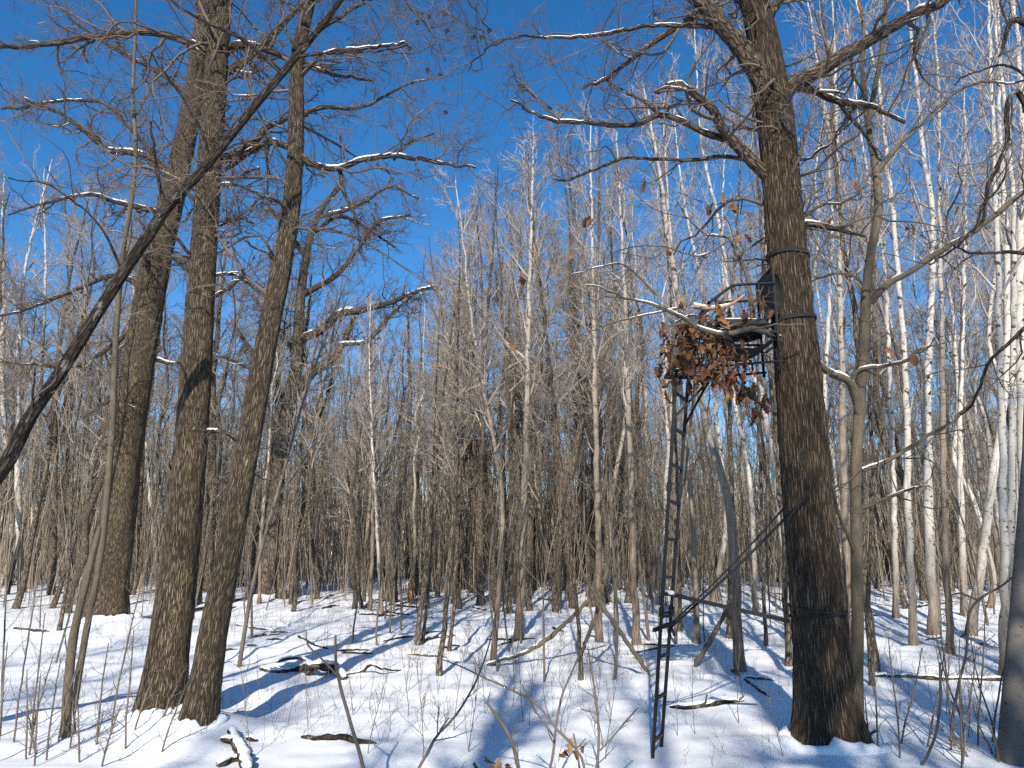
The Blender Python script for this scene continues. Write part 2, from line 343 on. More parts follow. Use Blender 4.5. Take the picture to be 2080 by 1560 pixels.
# ------------------------------------------------------------------ large trees traced along their real trunks
def trace(pts, Y0, step, Y1=None):                      # [(px, py, width px)] at distance Y0 (drifting to Y1)
    n = len(pts); ys = np.linspace(Y0, Y0 if Y1 is None else Y1, n)
    P = [at(x, y, yy) for (x, y, w), yy in zip(pts, ys)]; R = [pxr(w, p) for (x, y, w), p in zip(pts, P)]
    return resample(P, R, step)
def hero(name, label, base, trunk, limbs, mat='oak', seed=0, sides=60, step=.03, depth=.014, fr=26, twig=1.0, group=None, flare=.35, lmat='limb', snow=.55, wig=.30, dens=5.0, extra=0, cat='tree', Yend=None, wf=None):
    rng = np.random.default_rng(seed); Y0 = base[1]+pxr(trunk[0][2], base)
    t = thing(name, label, cat, (base[0], Y0, base[2]), group)
    P, R = trace(trunk, Y0, step, Yend)
    if depth: R = R*(wf or (.90 if depth > .01 else .95))
    low = P[0]+np.array([0, 0, -.25]); h = P[:, 2]-P[0, 2]
    R = R*(1+flare*np.exp(-h/.22)); P = np.vstack([low, P]); R = np.concatenate([[R[0]*1.15], R])
    mb = MB(); mb.tubes(P, R, sides, disp=ridges(depth, fr, seed) if depth else None); mb.obj('trunk', M[mat], t)
    if flare >= .3:
        a = np.linspace(0, 2*math.pi, 49); rr = R[1]*(1+.10*np.sin(3*a+seed)); c = MB()
        nz = noise3(np.cos(a)*4+9, np.sin(a)*4+9, 0*a+seed, 6); cp = np.stack([P[1, 0]+rr*np.cos(a), P[1, 1]+rr*np.sin(a), 0*a], -1)
        nz = .5*nz+.5*noise3(np.cos(a)*11+9, np.sin(a)*11+9, 0*a+seed, 7); cp[:, 2] = ground(cp[:, 0], cp[:, 1])+.05*nz-.03; cr = R[1]*(.06+.20*nz); cp[-1] = cp[0]; cr[-1] = cr[0]
        c.tubes(cp, cr, 8, off=-1); c.obj('snow_collar', M['clean_snow'], t)
    tw, sn = MB(), MB(); L2P, L2R = [], []
    for (pts, dy) in limbs:
        y_here = np.interp(pts[0][1], [q[1] for q in trunk][::-1], np.linspace(Y0, Y0 if Yend is None else Yend, len(trunk))[::-1])
        lp, lr = trace(pts, y_here, .05, y_here+dy)
        lp = lp + np.cumsum(rng.normal(0, .011, lp.shape), axis=0)*np.linspace(0, 1, len(lp))[:, None]
        lr = lr*.9*(1+.05*rng.normal(0, 1, len(lr)))
        ll = MB(); ll.tubes(lp, lr, 12, off=-1); lo_ = ll.obj('limb', M[lmat], t)
        a, b = same(lp, lr, max(6, len(lp)))
        if snow > 0: sl = MB(); snow_on(sl, a, b, rng, snow, 7); sl.obj('snow_cover', M['clean_snow'], lo_)
        n = max(4, int(len(lp)*.05*dens))
        a, b = same(lp, np.minimum(lr, .05), 40)
        p2, r2 = kids(rng, a, b, n, .12, 1, (.5, 1.35), 0, .5, .006, 9, wig, .03, lmin=.1)
        ln = rng.uniform(.35, 1.25, len(p2)) if twig > 0 else np.full(len(p2), .2)
        p2 = p2[:, :1] + (p2-p2[:, :1])*(ln/.1)[:, None, None]
        L2P.append(p2); L2R.append(r2)
    if extra:                                          # shoots straight from the trunk
        a, b = same(P, np.minimum(R, .05), 60)
        p2, r2 = kids(rng, a, b, extra, .45, 1, (.7, 1.5), 0, .45, .008, 9, wig, .03, lmin=.1)
        ln = rng.uniform(.5, 1.9, len(p2)); p2 = p2[:, :1]+(p2-p2[:, :1])*(ln/.1)[:, None, None]; L2P.append(p2); L2R.append(r2)
    if L2P:
        p2, r2 = np.vstack(L2P), np.vstack(L2R); tw.tubes(p2, r2, 5, off=-1)
        sel = r2[:, 0] > .009
        if snow > 0: snow_on(sn, p2[sel], r2[sel], rng, snow*.8, 5)
        p3, r3 = kids(rng, p2, r2, max(1, int(8*twig)), .12, 1, (.45, 1.2), .6, .55, .0032, 5, wig, .02); tw.tubes(p3, r3, 3, off=-1)
        p4, r4 = kids(rng, p3, r3, max(1, int(4*twig)), .15, 1, (.4, 1.1), .62, .6, .0022, 3, wig*1.2, .02); tw.tubes(p4, r4, 3, off=-1)
        cr_ = tw.obj('crown', M['twig'], t)
        if snow > 0 and sn.n: sn.obj('twig_snow', M['clean_snow'], cr_)['kind'] = 'stuff'
    t['tips'] = 0
    return t, (p2 if L2P else None), Y0

STAND_T, _, YS = hero('oak_tree', 'massive dark furrowed oak with black straps holding the ladder stand', B_STAND,
    [(1690,1535,128),(1678,1420,116),(1662,1250,104),(1648,1080,97),(1632,900,92),(1617,720,85),(1603,560,78),(1587,380,72),(1572,220,70),(1552,90,60),(1532,0,54),(1508,-160,46),(1490,-320,34)],
    [([(1580,250,34),(1556,190,42),(1522,125,43),(1478,60,40),(1425,0,34),(1350,-55,26),(1280,-85,16)], -.25),
     ([(1580,215,34),(1610,172,36),(1650,152,33),(1700,122,30),(1770,84,28),(1840,40,25),(1910,5,22),(2000,-50,17),(2080,-90,12)], -.3),
     ([(1562,362,30),(1520,320,27),(1478,280,24),(1440,232,20),(1400,205,17),(1365,188,15),(1320,205,9)], -.4),
     ([(1480,285,16),(1430,268,15),(1375,240,14),(1335,228,13),(1290,240,12),(1235,238,11),(1180,230,10),(1120,222,9),(1070,203,7),(1012,180,4)], -.5),
     ([(1120,222,6),(1085,195,5),(1042,166,3)], -.1),
     ([(1335,228,9),(1300,200,7),(1255,180,6),(1215,160,4)], .3),
     ([(1540,330,11),(1470,318,9),(1400,325,8),(1290,322,7),(1230,350,7),(1190,370,6),(1140,376,4)], .5),
     ([(1610,175,24),(1650,182,18),(1690,205,15),(1730,212,13),(1775,220,11),(1830,245,8)], .3),
     ([(1700,205,10),(1730,240,9),(1760,290,7),(1790,330,5)], .3),
     ([(1612,470,20),(1640,455,16),(1680,460,14),(1715,466,11),(1760,480,5)], -.3),
     ([(1560,120,14),(1470,60,12),(1340,50,9),(1240,60,8),(1140,62,7),(1020,70,5),(960,100,4),(915,165,2)], -.9),
     ([(1440,20,18),(1380,50,14),(1320,90,12),(1250,140,9),(1185,160,6)], .2),
     ([(1545,60,22),(1600,-20,18),(1680,-90,12)], .6), ([(1535,20,20),(1470,-60,16),(1400,-140,10)], .8),
     ([(1590,300,7),(1640,330,6),(1690,300,4)], -.5)],
    mat='oak_dark', seed=3, depth=.020, fr=22, flare=.5, sides=96, wf=1.0, dens=4.6, extra=26, twig=.9)
TWL, _, YL = hero('oak_tree', 'straight oak trunk of the pair rising side by side, with pale lichen patches', B_TWL,
    [(322,1482,104),(342,1330,90),(360,1180,82),(375,1030,76),(388,880,70),(400,720,64),(410,560,58),(420,420,54),(430,280,50),(440,140,47),(450,0,43),(460,-160,36),(468,-330,26)],
    [([(425,105,22),(390,90,19),(340,70,16),(270,62,14),(190,70,13),(100,78,12),(0,76,10),(-120,60,7)], -.4),
     ([(440,100,20),(490,90,16),(545,98,14),(600,120,11),(680,140,8),(760,150,5)], .5),
     ([(432,160,22),(490,130,18),(530,100,15),(575,60,12),(640,0,8)], .6),
     ([(415,335,20),(470,315,17),(520,285,15),(545,255,12),(590,235,8),(640,220,5)], .3),
     ([(440,600,9),(470,582,7),(492,560,4)], -.3), ([(422,875,10),(455,875,9),(492,884,8)], -.15),
     ([(425,380,9),(480,372,8),(530,390,7),(575,412,5)], -.3), ([(420,440,10),(455,452,8),(490,448,6),(520,460,4)], -.4),
     ([(405,540,8),(350,480,7),(310,430,5)], -.5), ([(445,40,18),(400,-40,14),(330,-110,9)], .5), ([(448,20,18),(510,-70,14),(590,-130,9)], .2)],
    seed=5, dens=6.2, extra=38)
TWR, _, YR = hero('oak_tree', 'leaning oak trunk of the pair rising side by side, with snow on its upper knots', B_TWR,
    [(395,1502,80),(416,1390,66),(438,1260,58),(466,1120,54),(494,960,52),(522,800,50),(548,660,47),(573,540,43),(590,430,40),(600,320,36),(602,220,33),(604,120,30),(622,30,26),(650,-90,22),(670,-220,14)],
    [([(605,310,15),(640,335,14),(690,345,13),(730,330,12),(790,322,11),(840,326,10),(890,338,8),(960,348,4)], -.2),
     ([(690,345,10),(700,390,9),(715,430,7),(720,480,4)], -.3), ([(600,240,12),(650,220,10),(720,225,8),(800,200,6),(880,190,3)], .4),
     ([(590,300,16),(545,285,15),(510,300,14),(460,330,11)], .3), ([(605,160,11),(660,110,9),(740,100,8),(830,100,6)], -.4),
     ([(612,90,11),(690,30,9),(770,-10,6)], .3), ([(590,430,7),(545,400,6),(500,420,4)], -.4), ([(575,560,6),(545,520,5),(500,490,3)], .5),
     ([(800,324,7),(830,290,5),(880,275,3)], .2), ([(650,-80,9),(740,-60,8),(800,-30,6),(840,20,5),(880,60,4),(905,110,3)], -.2), ([(740,-60,6),(850,-60,5),(930,-10,4),(960,30,3),(985,60,2)], -.2)],
    seed=8, dens=5.8, extra=20)
def seed_mesh():
    rng = np.random.default_rng(3); mb = MB()
    for k in range(9):
        c = rng.normal(0, .010, 3); P, R = walk(rng, c[None], rng.normal(0, 1, (1, 3)), np.array([.035]), np.array([.010]), 4, .3, -.2, .5); mb.tubes(P, R, 5, off=-1)
    return mb.mesh('seed_cluster', M['limb'])
SEED = seed_mesh()
for x, y in [(858,30),(872,33),(848,45),(903,28),(908,62),(832,98),(868,142),(893,152),(962,75),(994,62),(978,76),(905,228)]:
    o = put('seed_cluster', SEED, TWR); o.location = Vector([float(v) for v in at(x, y, YR-.2)])
BACK, _, YB = hero('oak_tree', 'broad old oak with twisted bark standing behind the paired trunks', B_BACK,
    [(212,1275,92),(222,1180,83),(236,1080,77),(250,960,71),(268,820,67),(290,680,64),(312,560,62),(338,450,54),(362,350,47),(385,240,42),(400,130,34),(412,20,28),(420,-120,18)],
    [([(372,400,18),(345,360,17),(310,325,16),(270,312,15),(215,305,13),(160,270,10),(100,235,8),(40,215,5)], -.8),
     ([(345,440,15),(290,424,12),(230,412,10),(180,400,9),(100,410,7),(0,432,4)], -1.2),
     ([(360,380,12),(300,300,9),(240,230,7),(190,195,6),(90,195,7),(0,206,7)], -.5),
     ([(390,200,14),(330,150,12),(260,110,9),(180,60,6),(110,0,4)], -.6), ([(310,600,14),(240,560,11),(170,585,9),(90,620,7),(0,650,4)], -.9),
     ([(300,640,12),(230,700,10),(150,745,8),(60,740,5),(0,742,3)], .6), ([(330,520,16),(300,480,14),(296,545,10)], -.4),
     ([(395,160,12),(460,110,10),(540,90,7)], 1), ([(285,740,9),(230,800,8),(160,840,5)], -.6), ([(330,500,14),(400,560,10),(470,560,7),(540,610,5)], .9),
     ([(290,720,11),(360,740,9),(430,720,7),(520,760,4)], 1.0)],
    seed=13, dens=7.2, extra=40, twig=1.15, sides=64, step=.05, depth=.028, fr=14, flare=.3, mat='oak')
MID, _, YM = hero('oak_tree', 'mid-sized forked oak with crooked snowy limbs beyond the paired trunks', B_MID,
    [(532,1222,40),(545,1130,35),(560,1000,32),(578,860,29),(598,770,28),(606,680,23),(612,590,20),(625,500,16),(650,430,12),(690,380,8)],
    [([(598,800,25),(640,750,22),(680,722,18),(700,690,14),(720,640,9)], .4), ([(606,690,21),(650,672,19),(690,638,18),(740,630,15),(800,612,11),(850,590,9),(890,576,5)], -.5),
     ([(690,700,10),(750,690,9),(800,640,8),(840,600,5)], -.4), ([(612,600,16),(680,560,12),(730,500,10),(770,450,8),(830,430,4)], .5),
     ([(602,720,15),(560,660,11),(520,600,8)], .4), ([(620,520,12),(580,460,10),(540,400,6)], .8), ([(590,830,16),(560,780,12),(530,740,9),(480,660,5)], .5),
     ([(650,440,10),(720,420,8),(790,380,5),(850,400,4)], 0), ([(640,470,10),(700,440,8),(800,500,5)], .8)],
    seed=21, dens=7.5, extra=26, twig=1.1, sides=24, step=.12, depth=.02, fr=10, mat='brown', snow=.6)

B_YOUNG = onground(1742, 1490)
YOUNG, ytw, YY = hero('young_oak_tree', 'slender smooth grey young oak beside the strapped trunk, few brown leaves clinging', B_YOUNG,
    [(1742,1490,26),(1741,1380,24),(1742,1240,24),(1740,1100,24),(1738,980,23),(1744,860,22),(1752,740,20),(1757,620,19),(1768,520,18),(1784,430,17),(1778,340,14),(1765,260,13),(1775,190,11),(1790,110,10),(1798,30,9),(1806,-80,8),(1810,-200,5)],
    [([(1746,850,20),(1738,800,19),(1722,772,18),(1690,758,17),(1660,735,17),(1625,715,17),(1592,688,15),(1560,672,13),(1530,664,13),(1490,672,11),(1450,668,11),(1415,645,9),(1380,625,8),(1335,600,6),(1280,590,5),(1215,560,3)], -1.5),
     ([(1530,664,12),(1527,620,11),(1518,560,9),(1500,520,8),(1478,490,6),(1430,480,4),(1380,420,3)], .1),
     ([(1500,520,6),(1540,490,5),(1580,470,4)], .2), ([(1768,615,17),(1800,580,15),(1850,552,14),(1900,518,13),(1960,485,12),(2020,440,12),(2090,380,10)], -.6),
     ([(1765,265,13),(1755,200,10),(1750,110,8),(1752,0,6)], .2), ([(1782,350,13),(1820,300,11),(1870,250,9),(1930,190,7),(2000,160,6),(2080,150,4)], -.3),
     ([(1752,955,11),(1800,938,10),(1850,912,9),(1910,870,7),(1960,835,5),(2010,760,3)], -.3),
     ([(1746,1035,9),(1800,1015,8),(1850,1000,6),(1880,990,4)], -.4), ([(1725,770,10),(1750,750,9),(1800,748,9),(1850,745,8),(1885,720,6),(1940,712,3)], -.3),
     ([(1380,625,5),(1310,640,4),(1240,660,3),(1130,690,2)], -.1), ([(1335,600,5),(1260,540,4),(1180,560,3),(1090,600,2)], -.1), ([(1478,490,5),(1420,520,4),(1340,500,3),(1250,520,2)], 0),
     ([(1760,590,8),(1735,560,6),(1690,555,5),(1655,570,3)], .2), ([(1738,1130,9),(1715,1075,8),(1680,1000,7),(1660,985,6)], -.5)],
    mat='grey', seed=31, sides=28, step=.05, depth=.003, fr=20, dens=2.6, twig=.7, flare=.1, lmat='grey', snow=.62, extra=0)
rl = np.random.default_rng(77)
yl = [at(x, y, YY-1.2) for x, y in [(1312,368),(1205,445),(1200,440),(1290,634),(1285,628),(1355,505),(1425,520),(1470,390),(1160,510),(1058,562),(1064,566),(1122,600),(1038,692)]]
yl += [at(x, y, YY-.4) for x, y in [(1800,708),(1826,712),(1855,718),(1735,370),(1655,400),(1712,660),(1772,530),(1840,460),(1850,455),(1968,105),(1695,440),(1722,405),(1620,675)]]
yl += [at(x, y, YY-1.0) for x, y in [(1436,420),(1440,416),(1478,420),(1486,426),(1500,478),(1510,476),(1405,430),(1552,600),(1450,412)]]
leaves_at(YOUNG, yl, rl, (0, 0, 1, 2, 4), (.55, .85))

# leaning dark tree crossing the left, slim grey saplings on the left, shaded birch on the right edge
def ypx(px, py): return onground(px, py)
B_LEAN = np.array([-6.6, 6.0, float(ground(-6.6, 6.0))])
hero('leaning_tree', 'black lichened trunk leaning steeply across the oaks with snow in its crotch', B_LEAN,
    [(-470,1500,34),(-300,1310,33),(-140,1120,31),(0,960,30),(60,850,28),(130,745,27),(195,640,25),(250,555,23),(300,480,23),(345,415,22),(420,335,20),(500,235,18),(560,165,16),(610,105,14),(655,50,12),(700,-10,11),(760,-80,8)],
    [([(335,420,9),(322,360,8),(310,300,6),(305,240,4)], -.3), ([(575,150,10),(540,120,9),(490,80,9),(420,50,7),(360,20,5),(300,-30,4)], -.2), ([(600,115,8),(660,105,7),(730,100,5),(820,98,3)], -.4),
     ([(430,325,7),(400,250,6),(350,170,5),(300,115,3)], -.3), ([(60,850,6),(68,800,5),(72,745,3)], -.2), ([(250,555,7),(210,470,5),(130,400,4),(40,380,3)], -.4)],
    mat='black', seed=41, sides=32, step=.05, depth=.004, fr=25, flare=0, dens=3.0, twig=.7, lmat='black', snow=.5, Yend=6.3)
hero('slim_tree', 'slim grey stem with a broken top beside the broad old oak', onground(133, 1500),
    [(133,1500,20),(138,1400,19),(150,1290,17),(175,1180,15),(196,1095,13),(203,1070,6)], [], mat='grey', seed=43, sides=20, step=.05, depth=.004, fr=25, flare=.05)
hero('slim_tree', 'tall thin grey stem rising in front of the leaning black trunk', onground(150, 1440),
    [(150,1440,12),(172,1300,13),(205,1120,13),(226,900,12),(232,760,12),(240,620,10),(252,500,9),(268,400,9),(276,300,8),(270,200,7),(274,90,6),(277,-30,5)],
    [([(276,235,4),(300,190,4),(315,150,3)], .1), ([(232,770,4),(180,720,4),(90,600,3),(0,560,3)], -.3), ([(270,390,4),(330,310,3),(340,240,3)], .1), ([(225,930,4),(150,880,3),(70,890,3)], -.2)],
    mat='grey', seed=44, sides=16, step=.06, depth=0, flare=.05, dens=2.5, twig=.6, lmat='grey', snow=.3)
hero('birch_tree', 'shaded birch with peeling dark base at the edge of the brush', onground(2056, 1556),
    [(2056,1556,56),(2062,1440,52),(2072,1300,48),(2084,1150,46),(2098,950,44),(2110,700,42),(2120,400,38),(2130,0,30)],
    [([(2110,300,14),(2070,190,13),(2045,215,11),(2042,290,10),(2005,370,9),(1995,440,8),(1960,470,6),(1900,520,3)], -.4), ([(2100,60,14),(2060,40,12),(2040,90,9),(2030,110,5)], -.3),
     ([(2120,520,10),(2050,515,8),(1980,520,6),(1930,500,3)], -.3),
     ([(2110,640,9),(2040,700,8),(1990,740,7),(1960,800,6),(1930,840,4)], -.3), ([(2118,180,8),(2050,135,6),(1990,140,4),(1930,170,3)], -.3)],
    mat='shaded_birch', seed=46, sides=28, step=.06, depth=.006, fr=18, flare=.1, dens=3.0, twig=.7, lmat='black', snow=.3)

# ------------------------------------------------------------------ woodland: traced stems in the middle distance
def crown_on(tw, P, R, rng, kind, lo, dens=1.0, big=False):
    n1 = int((26 if kind != 'brown' else 24)*dens); a, b = same(P, R, 50)
    up = .10 if kind != 'brown' else .06
    p1, r1 = kids(rng, a, b, n1, lo, .98, (.35, .85) if kind != 'brown' else (.4, 1.0), .24, .5, .010, 8, .13 if kind != 'brown' else .17, up, sweep=.72, lmin=.5)
    tw.tubes(p1, r1, 5, off=-1)
    p2, r2 = kids(rng, p1, r1, 9 if big else 7, .12, 1, (.35, .9), .5, .55, .007, 6, .15, up*.7); tw.tubes(p2, r2, 3, off=-1)
    p3, r3 = kids(rng, p2, r2, 6 if big else 5, .15, 1, (.3, .9), .55, .6, .0056, 3, .18, .04); tw.tubes(p3, r3, 3, off=-1)
    if big:
        p4, r4 = kids(rng, p3, r3, 2, .2, 1, (.3, .9), .6, .7, .0036, 2, .16, .03); tw.tubes(p4, r4, 3, off=-1)
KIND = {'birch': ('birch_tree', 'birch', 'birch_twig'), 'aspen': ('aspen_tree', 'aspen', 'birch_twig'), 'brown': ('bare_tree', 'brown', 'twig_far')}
FRONT = {'birch': ('white birch standing on open snow before the dense woodland', 'front row birches'), 'aspen': ('pale topped tree with brown foot on open snow before the woodland', 'front row aspens'), 'brown': ('brown barked tree standing on open snow before the dense woodland', 'front row brown trees')}
GROUPS = {'birch': ('white barked birch rising from the brush deep in the woodland', 'birches in the woodland'),
          'aspen': ('pale upper trunk rising from the brush deep in the woodland', 'aspens in the woodland'),
          'brown': ('brown leafless tree rising from the brush deep in the woodland', 'brown trees in the woodland')}
SKX = [-400,0,150,400,600,720,800,860,915,940,1000,1080,1150,1200,1300,1400,1500,1600,2500]
SKY = [150,260,380,450,540,620,640,610,500,400,345,300,320,215,190,110,40,-100,-500]
def top_z(px, Y): return at(px, float(np.interp(px, SKX, SKY)), Y)[2]
def stem(kind, base, tops, w, label=None, hgt=None, lo=.42, seed=0, dens=.62):
    rng = np.random.default_rng(1000+seed); b = onground(*base); Y0 = b[1]
    pts = [b]+[at(x, y, Y0+rng.normal(0, .15)) for x, y in tops]
    top = pts[-1]; d = unit(pts[-1]-pts[-2]); want = min(b[2]+(hgt or rng.uniform(13.5, 17)), max(top_z(tops[-1][0], Y0)+rng.uniform(-.8, .3), pts[-1][2]+.8))
    while pts[-1][2] < want-.4:                            # the trunk goes on above what was traced
        d = unit(d*.8+np.array([0, 0, .25])+rng.normal(0, .05, 3)); pts.append(pts[-1]+d*min(1.6, max(.4, want-pts[-1][2])))
    z = np.array([p[2]-b[2] for p in pts]); r0 = max(.03, pxr(w, b)*.88)
    P, R = resample(pts, r0*np.clip(1-.9*z/z[-1], .07, 1)**.8, .22)
    P[1:-1] += rng.normal(0, .010, P[1:-1].shape)
    h = P[:, 2]-b[2]; R = R*(1+.3*np.exp(-h/.15)); P = np.vstack([P[0]-[0, 0, .3], P]); R = np.concatenate([[R[0]*1.1], R])
    nm, bm, tm = KIND[kind]; lab, grp = FRONT[kind]
    t = thing(nm, label or lab, 'tree', b, None if label else grp)
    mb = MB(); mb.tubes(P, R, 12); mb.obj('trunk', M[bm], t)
    tw = MB(); crown_on(tw, P, R, rng, kind, lo, dens); tw.obj('crown', M[tm], t)
    return t
S = [('birch',(15,1188),[(18,1040),(8,850)],17),('birch',(45,1202),[(38,1050),(36,900),(38,760)],16),('birch',(62,1195),[(72,1000),(82,800)],14),
 ('brown',(105,1208),[(110,1040),(112,800)],17),('brown',(266,1205),[(282,1050),(290,900)],15),('birch',(322,1190),[(312,1080),(298,930),(290,800)],10),('brown',(120,1280),[(140,1150),(150,900)],9),
 ('brown',(418,1200),[(428,1050),(432,800)],26),('brown',(572,1215),[(556,1100),(572,950),(590,850)],24),('brown',(592,1228),[(600,1100),(612,900)],12),
 ('birch',(776,1245),[(768,1100),(752,800)],9),('aspen',(750,1240),[(758,1050),(752,820)],10),('brown',(796,1222),[(806,1050),(832,840)],22),('brown',(848,1310),[(868,1130),(890,900)],12),('brown',(858,1305),[(872,1180),(880,950)],8),
 ('brown',(892,1372),[(908,1200),(925,950),(930,700)],13),('brown',(912,1322),[(925,1180),(935,950)],9),('brown',(976,1228),[(976,1000),(982,760)],17),
 ('aspen',(1002,1350),[(1014,1180),(1022,1035),(1004,900),(984,800)],14),('aspen',(1053,1296),[(1062,1100),(1072,750),(1080,420),(1082,330)],19,'lone pale aspen rising highest in the middle of the woodland'),('brown',(1034,1245),[(1040,1000),(1020,600)],14),
 ('brown',(1130,1240),[(1135,1000),(1110,700)],17),('brown',(1165,1235),[(1152,1030),(1190,800)],19),('brown',(1180,1380),[(1172,1240),(1152,1040),(1130,850)],10),
 ('aspen',(1217,1304),[(1214,1050),(1206,650),(1200,300)],17),('aspen',(1294,1310),[(1284,1080),(1274,720),(1260,420)],18),('birch',(1272,1175),[(1300,1040),(1340,880),(1352,800)],14,'crooked white birch leaning right behind the ladder'),
 ('brown',(1382,1282),[(1376,1000),(1365,700)],10),('aspen',(1416,1306),[(1405,1020),(1385,800),(1350,300)],15),('aspen',(1503,1362),[(1482,1040),(1440,880),(1400,720)],25),('brown',(1482,1296),[(1486,1050),(1480,700)],15),
 ('birch',(1450,1222),[(1475,1050),(1455,860)],14),('brown',(1556,1312),[(1548,1100),(1540,800)],9),('birch',(1605,1300),[(1588,1080),(1550,820),(1490,640),(1460,450)],17,'white birch leaning left behind the strapped oak'),
 ('birch',(1535,1240),[(1525,1000),(1490,800)],13),('brown',(1602,1352),[(1590,1100),(1560,700)],14),('aspen',(1722,1330),[(1715,1000),(1705,600),(1700,250)],20),('brown',(1778,1362),[(1755,1180),(1745,900)],19),
 ('brown',(1772,1392),[(1762,1250),(1772,1000)],9),('birch',(1856,1310),[(1846,1040),(1835,700),(1800,300)],18),('birch',(1897,1288),[(1886,1040),(1884,800),(1895,450)],24),('aspen',(1932,1328),[(1920,1100),(1912,600)],16),
 ('birch',(1972,1290),[(1996,1120),(2018,960),(2032,880)],22,'bright white birch leaning right over the snow'),('birch',(2040,1372),[(2038,1040),(2030,650),(2015,200)],20),('birch',(2056,1360),[(2054,1040),(2060,500)],18),
 ('birch',(2092,1330),[(2078,900),(2070,560),(2078,300)],28),('birch',(1820,1255),[(1815,1000),(1800,600)],14),('birch',(1960,1250),[(1950,900),(1960,500)],16),('birch',(1660,1260),[(1670,900),(1690,500)],14)]
for k, a in enumerate(S): stem(*a[:4], label=a[4] if len(a) > 4 else None, seed=k)

# ------------------------------------------------------------------ woodland: copied trees further back and behind the camera
def variant(kind, seed, hgt, r0, lo, dens, lowpoly=False):
    rng = np.random.default_rng(seed); n = 14
    P = np.zeros((n, 3)); P[:, 2] = np.linspace(-.4, hgt, n); P[:, :2] = np.cumsum(rng.normal(0, .13, (n, 2)), axis=0); P[:, :2] -= P[0, :2]
    P[:, 0] += rng.normal(0, .05)*P[:, 2]
    P, R = resample(P, r0*np.clip(1-.92*np.clip(P[:, 2], 0, 99)/hgt, .06, 1)**.8, .35); R *= 1+.3*np.exp(-np.clip(P[:, 2], 0, 99)/.2)
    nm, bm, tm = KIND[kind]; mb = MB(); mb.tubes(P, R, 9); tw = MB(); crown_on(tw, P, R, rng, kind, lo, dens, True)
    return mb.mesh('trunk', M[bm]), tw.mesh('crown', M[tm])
VAR = {k: [] for k in KIND}; HV = {k: [] for k in KIND}
for k, (kind, h, r, lo, d) in enumerate([('birch',15,.10,.35,.8),('birch',16,.09,.45,.8),('birch',13.5,.08,.4,.7),('aspen',16,.11,.45,.8),('aspen',15,.09,.5,.8),('aspen',17,.12,.45,.9),
    ('brown',14,.11,.3,.95),('brown',15.5,.13,.35,1.0),('brown',12.5,.08,.28,.85),('brown',16,.10,.4,.9),('brown',11,.07,.25,.8),('brown',10.5,.30,.25,1.6)]):
    HV[kind].append(h)
    VAR[kind].append(variant(kind, 300+k, h, r, lo, d))
def copy_tree(kind, x, y, s, rz, lean, label=None, group=None, vi=None):
    v = VAR[kind][int(RNG.integers(len(VAR[kind]))) if vi is None else vi]; lab, grp = GROUPS[kind]
    t = thing(KIND[kind][0], label or lab, 'tree', (x, y, float(ground(x, y))), group or grp, world=False)
    t.rotation_euler = (float(lean[0]), float(lean[1]), float(rz)); t.scale = (s, s, s)
    for nm, me in zip(('trunk', 'crown'), v):
        o = bpy.data.objects.new(nm, me); COL.objects.link(o); o.parent = t
    return t
placed = []
def free(x, y, d): return all((x-a)**2+(y-b)**2 > d*d for a, b in placed)
r = np.random.default_rng(5); cnt = 0; tries = 0
while cnt < 300 and tries < 9000:
    tries += 1
    y = 18+34*r.uniform()**1.15; px = r.uniform(-250, 2330); x = (px-1040)/F*y*1.02
    if not free(x, y, .75): continue
    right = (px-700)/1300
    kind = 'birch' if r.uniform() < np.clip(.03+.40*max(right-.35, 0)+(.22 if px < 130 else 0), 0, .42) else ('aspen' if r.uniform() < np.clip(.05+.3*max(right-.1, 0), 0, .33) else 'brown')
    placed.append((x, y)); cnt += 1
    vi = int(r.integers(len(VAR[kind]) - (1 if kind == 'brown' else 0)))
    hv = HV[kind][vi]; sc = min(r.uniform(.72, 1.02), (top_z(px, y)-float(ground(x, y)))/hv*r.uniform(.86, 1.02))
    if sc < .4: sc = .4
    copy_tree(kind, x, y, sc, r.uniform(0, 6.28), r.normal(0, .035, 2), vi=vi)
for k in range(24):                                    # the fine-twigged group around the pale aspen
    y = r.uniform(17, 30); px = r.uniform(925, 1230); x = (px-1040)/F*y*1.02
    if not free(x, y, .6): continue
    placed.append((x, y)); vi = int(r.integers(5)); sc = (top_z(px, y)-float(ground(x, y)))/HV['brown'][vi]*r.uniform(.78, 1.0)
    copy_tree('brown', x, y, min(sc, 1.05), r.uniform(0, 6.28), r.normal(0, .03, 2), 'fine twigged brown tree in the group around the tall pale aspen', 'trees around the tall aspen', vi)
back_label = 'bare tree outside the view whose shadow reaches the snow'
for x, y, s, kind, vi in [(1.55,-5.0,1.0,'brown',5),(-1.75,-5.2,.85,'brown',5),(3.6,-4.2,.9,'brown',5),(5.6,-7.5,1.2,'brown',5),(.4,-8,.9,'brown',4),(-1.6,-3.2,.95,'brown',0),(2.6,-6.4,.9,'brown',4),(2.75,-9.5,1.15,'brown',1),(5.2,-6,1.0,'aspen',0),(-7.5,-8,1.0,'brown',3),(-.2,-12,1.1,'brown',1),(4.0,-14,1.1,'aspen',2),
    (-5,-16,1.1,'brown',0),(8,-12,1.1,'brown',1),(-10,-13,1.1,'brown',3),(1.6,-19,1.1,'brown',1),(7.8,-3.5,.9,'brown',2)]:
    copy_tree(kind, x, y, s, float(RNG.uniform(0, 6.28)), (0, 0), back_label, 'trees outside the view', vi)

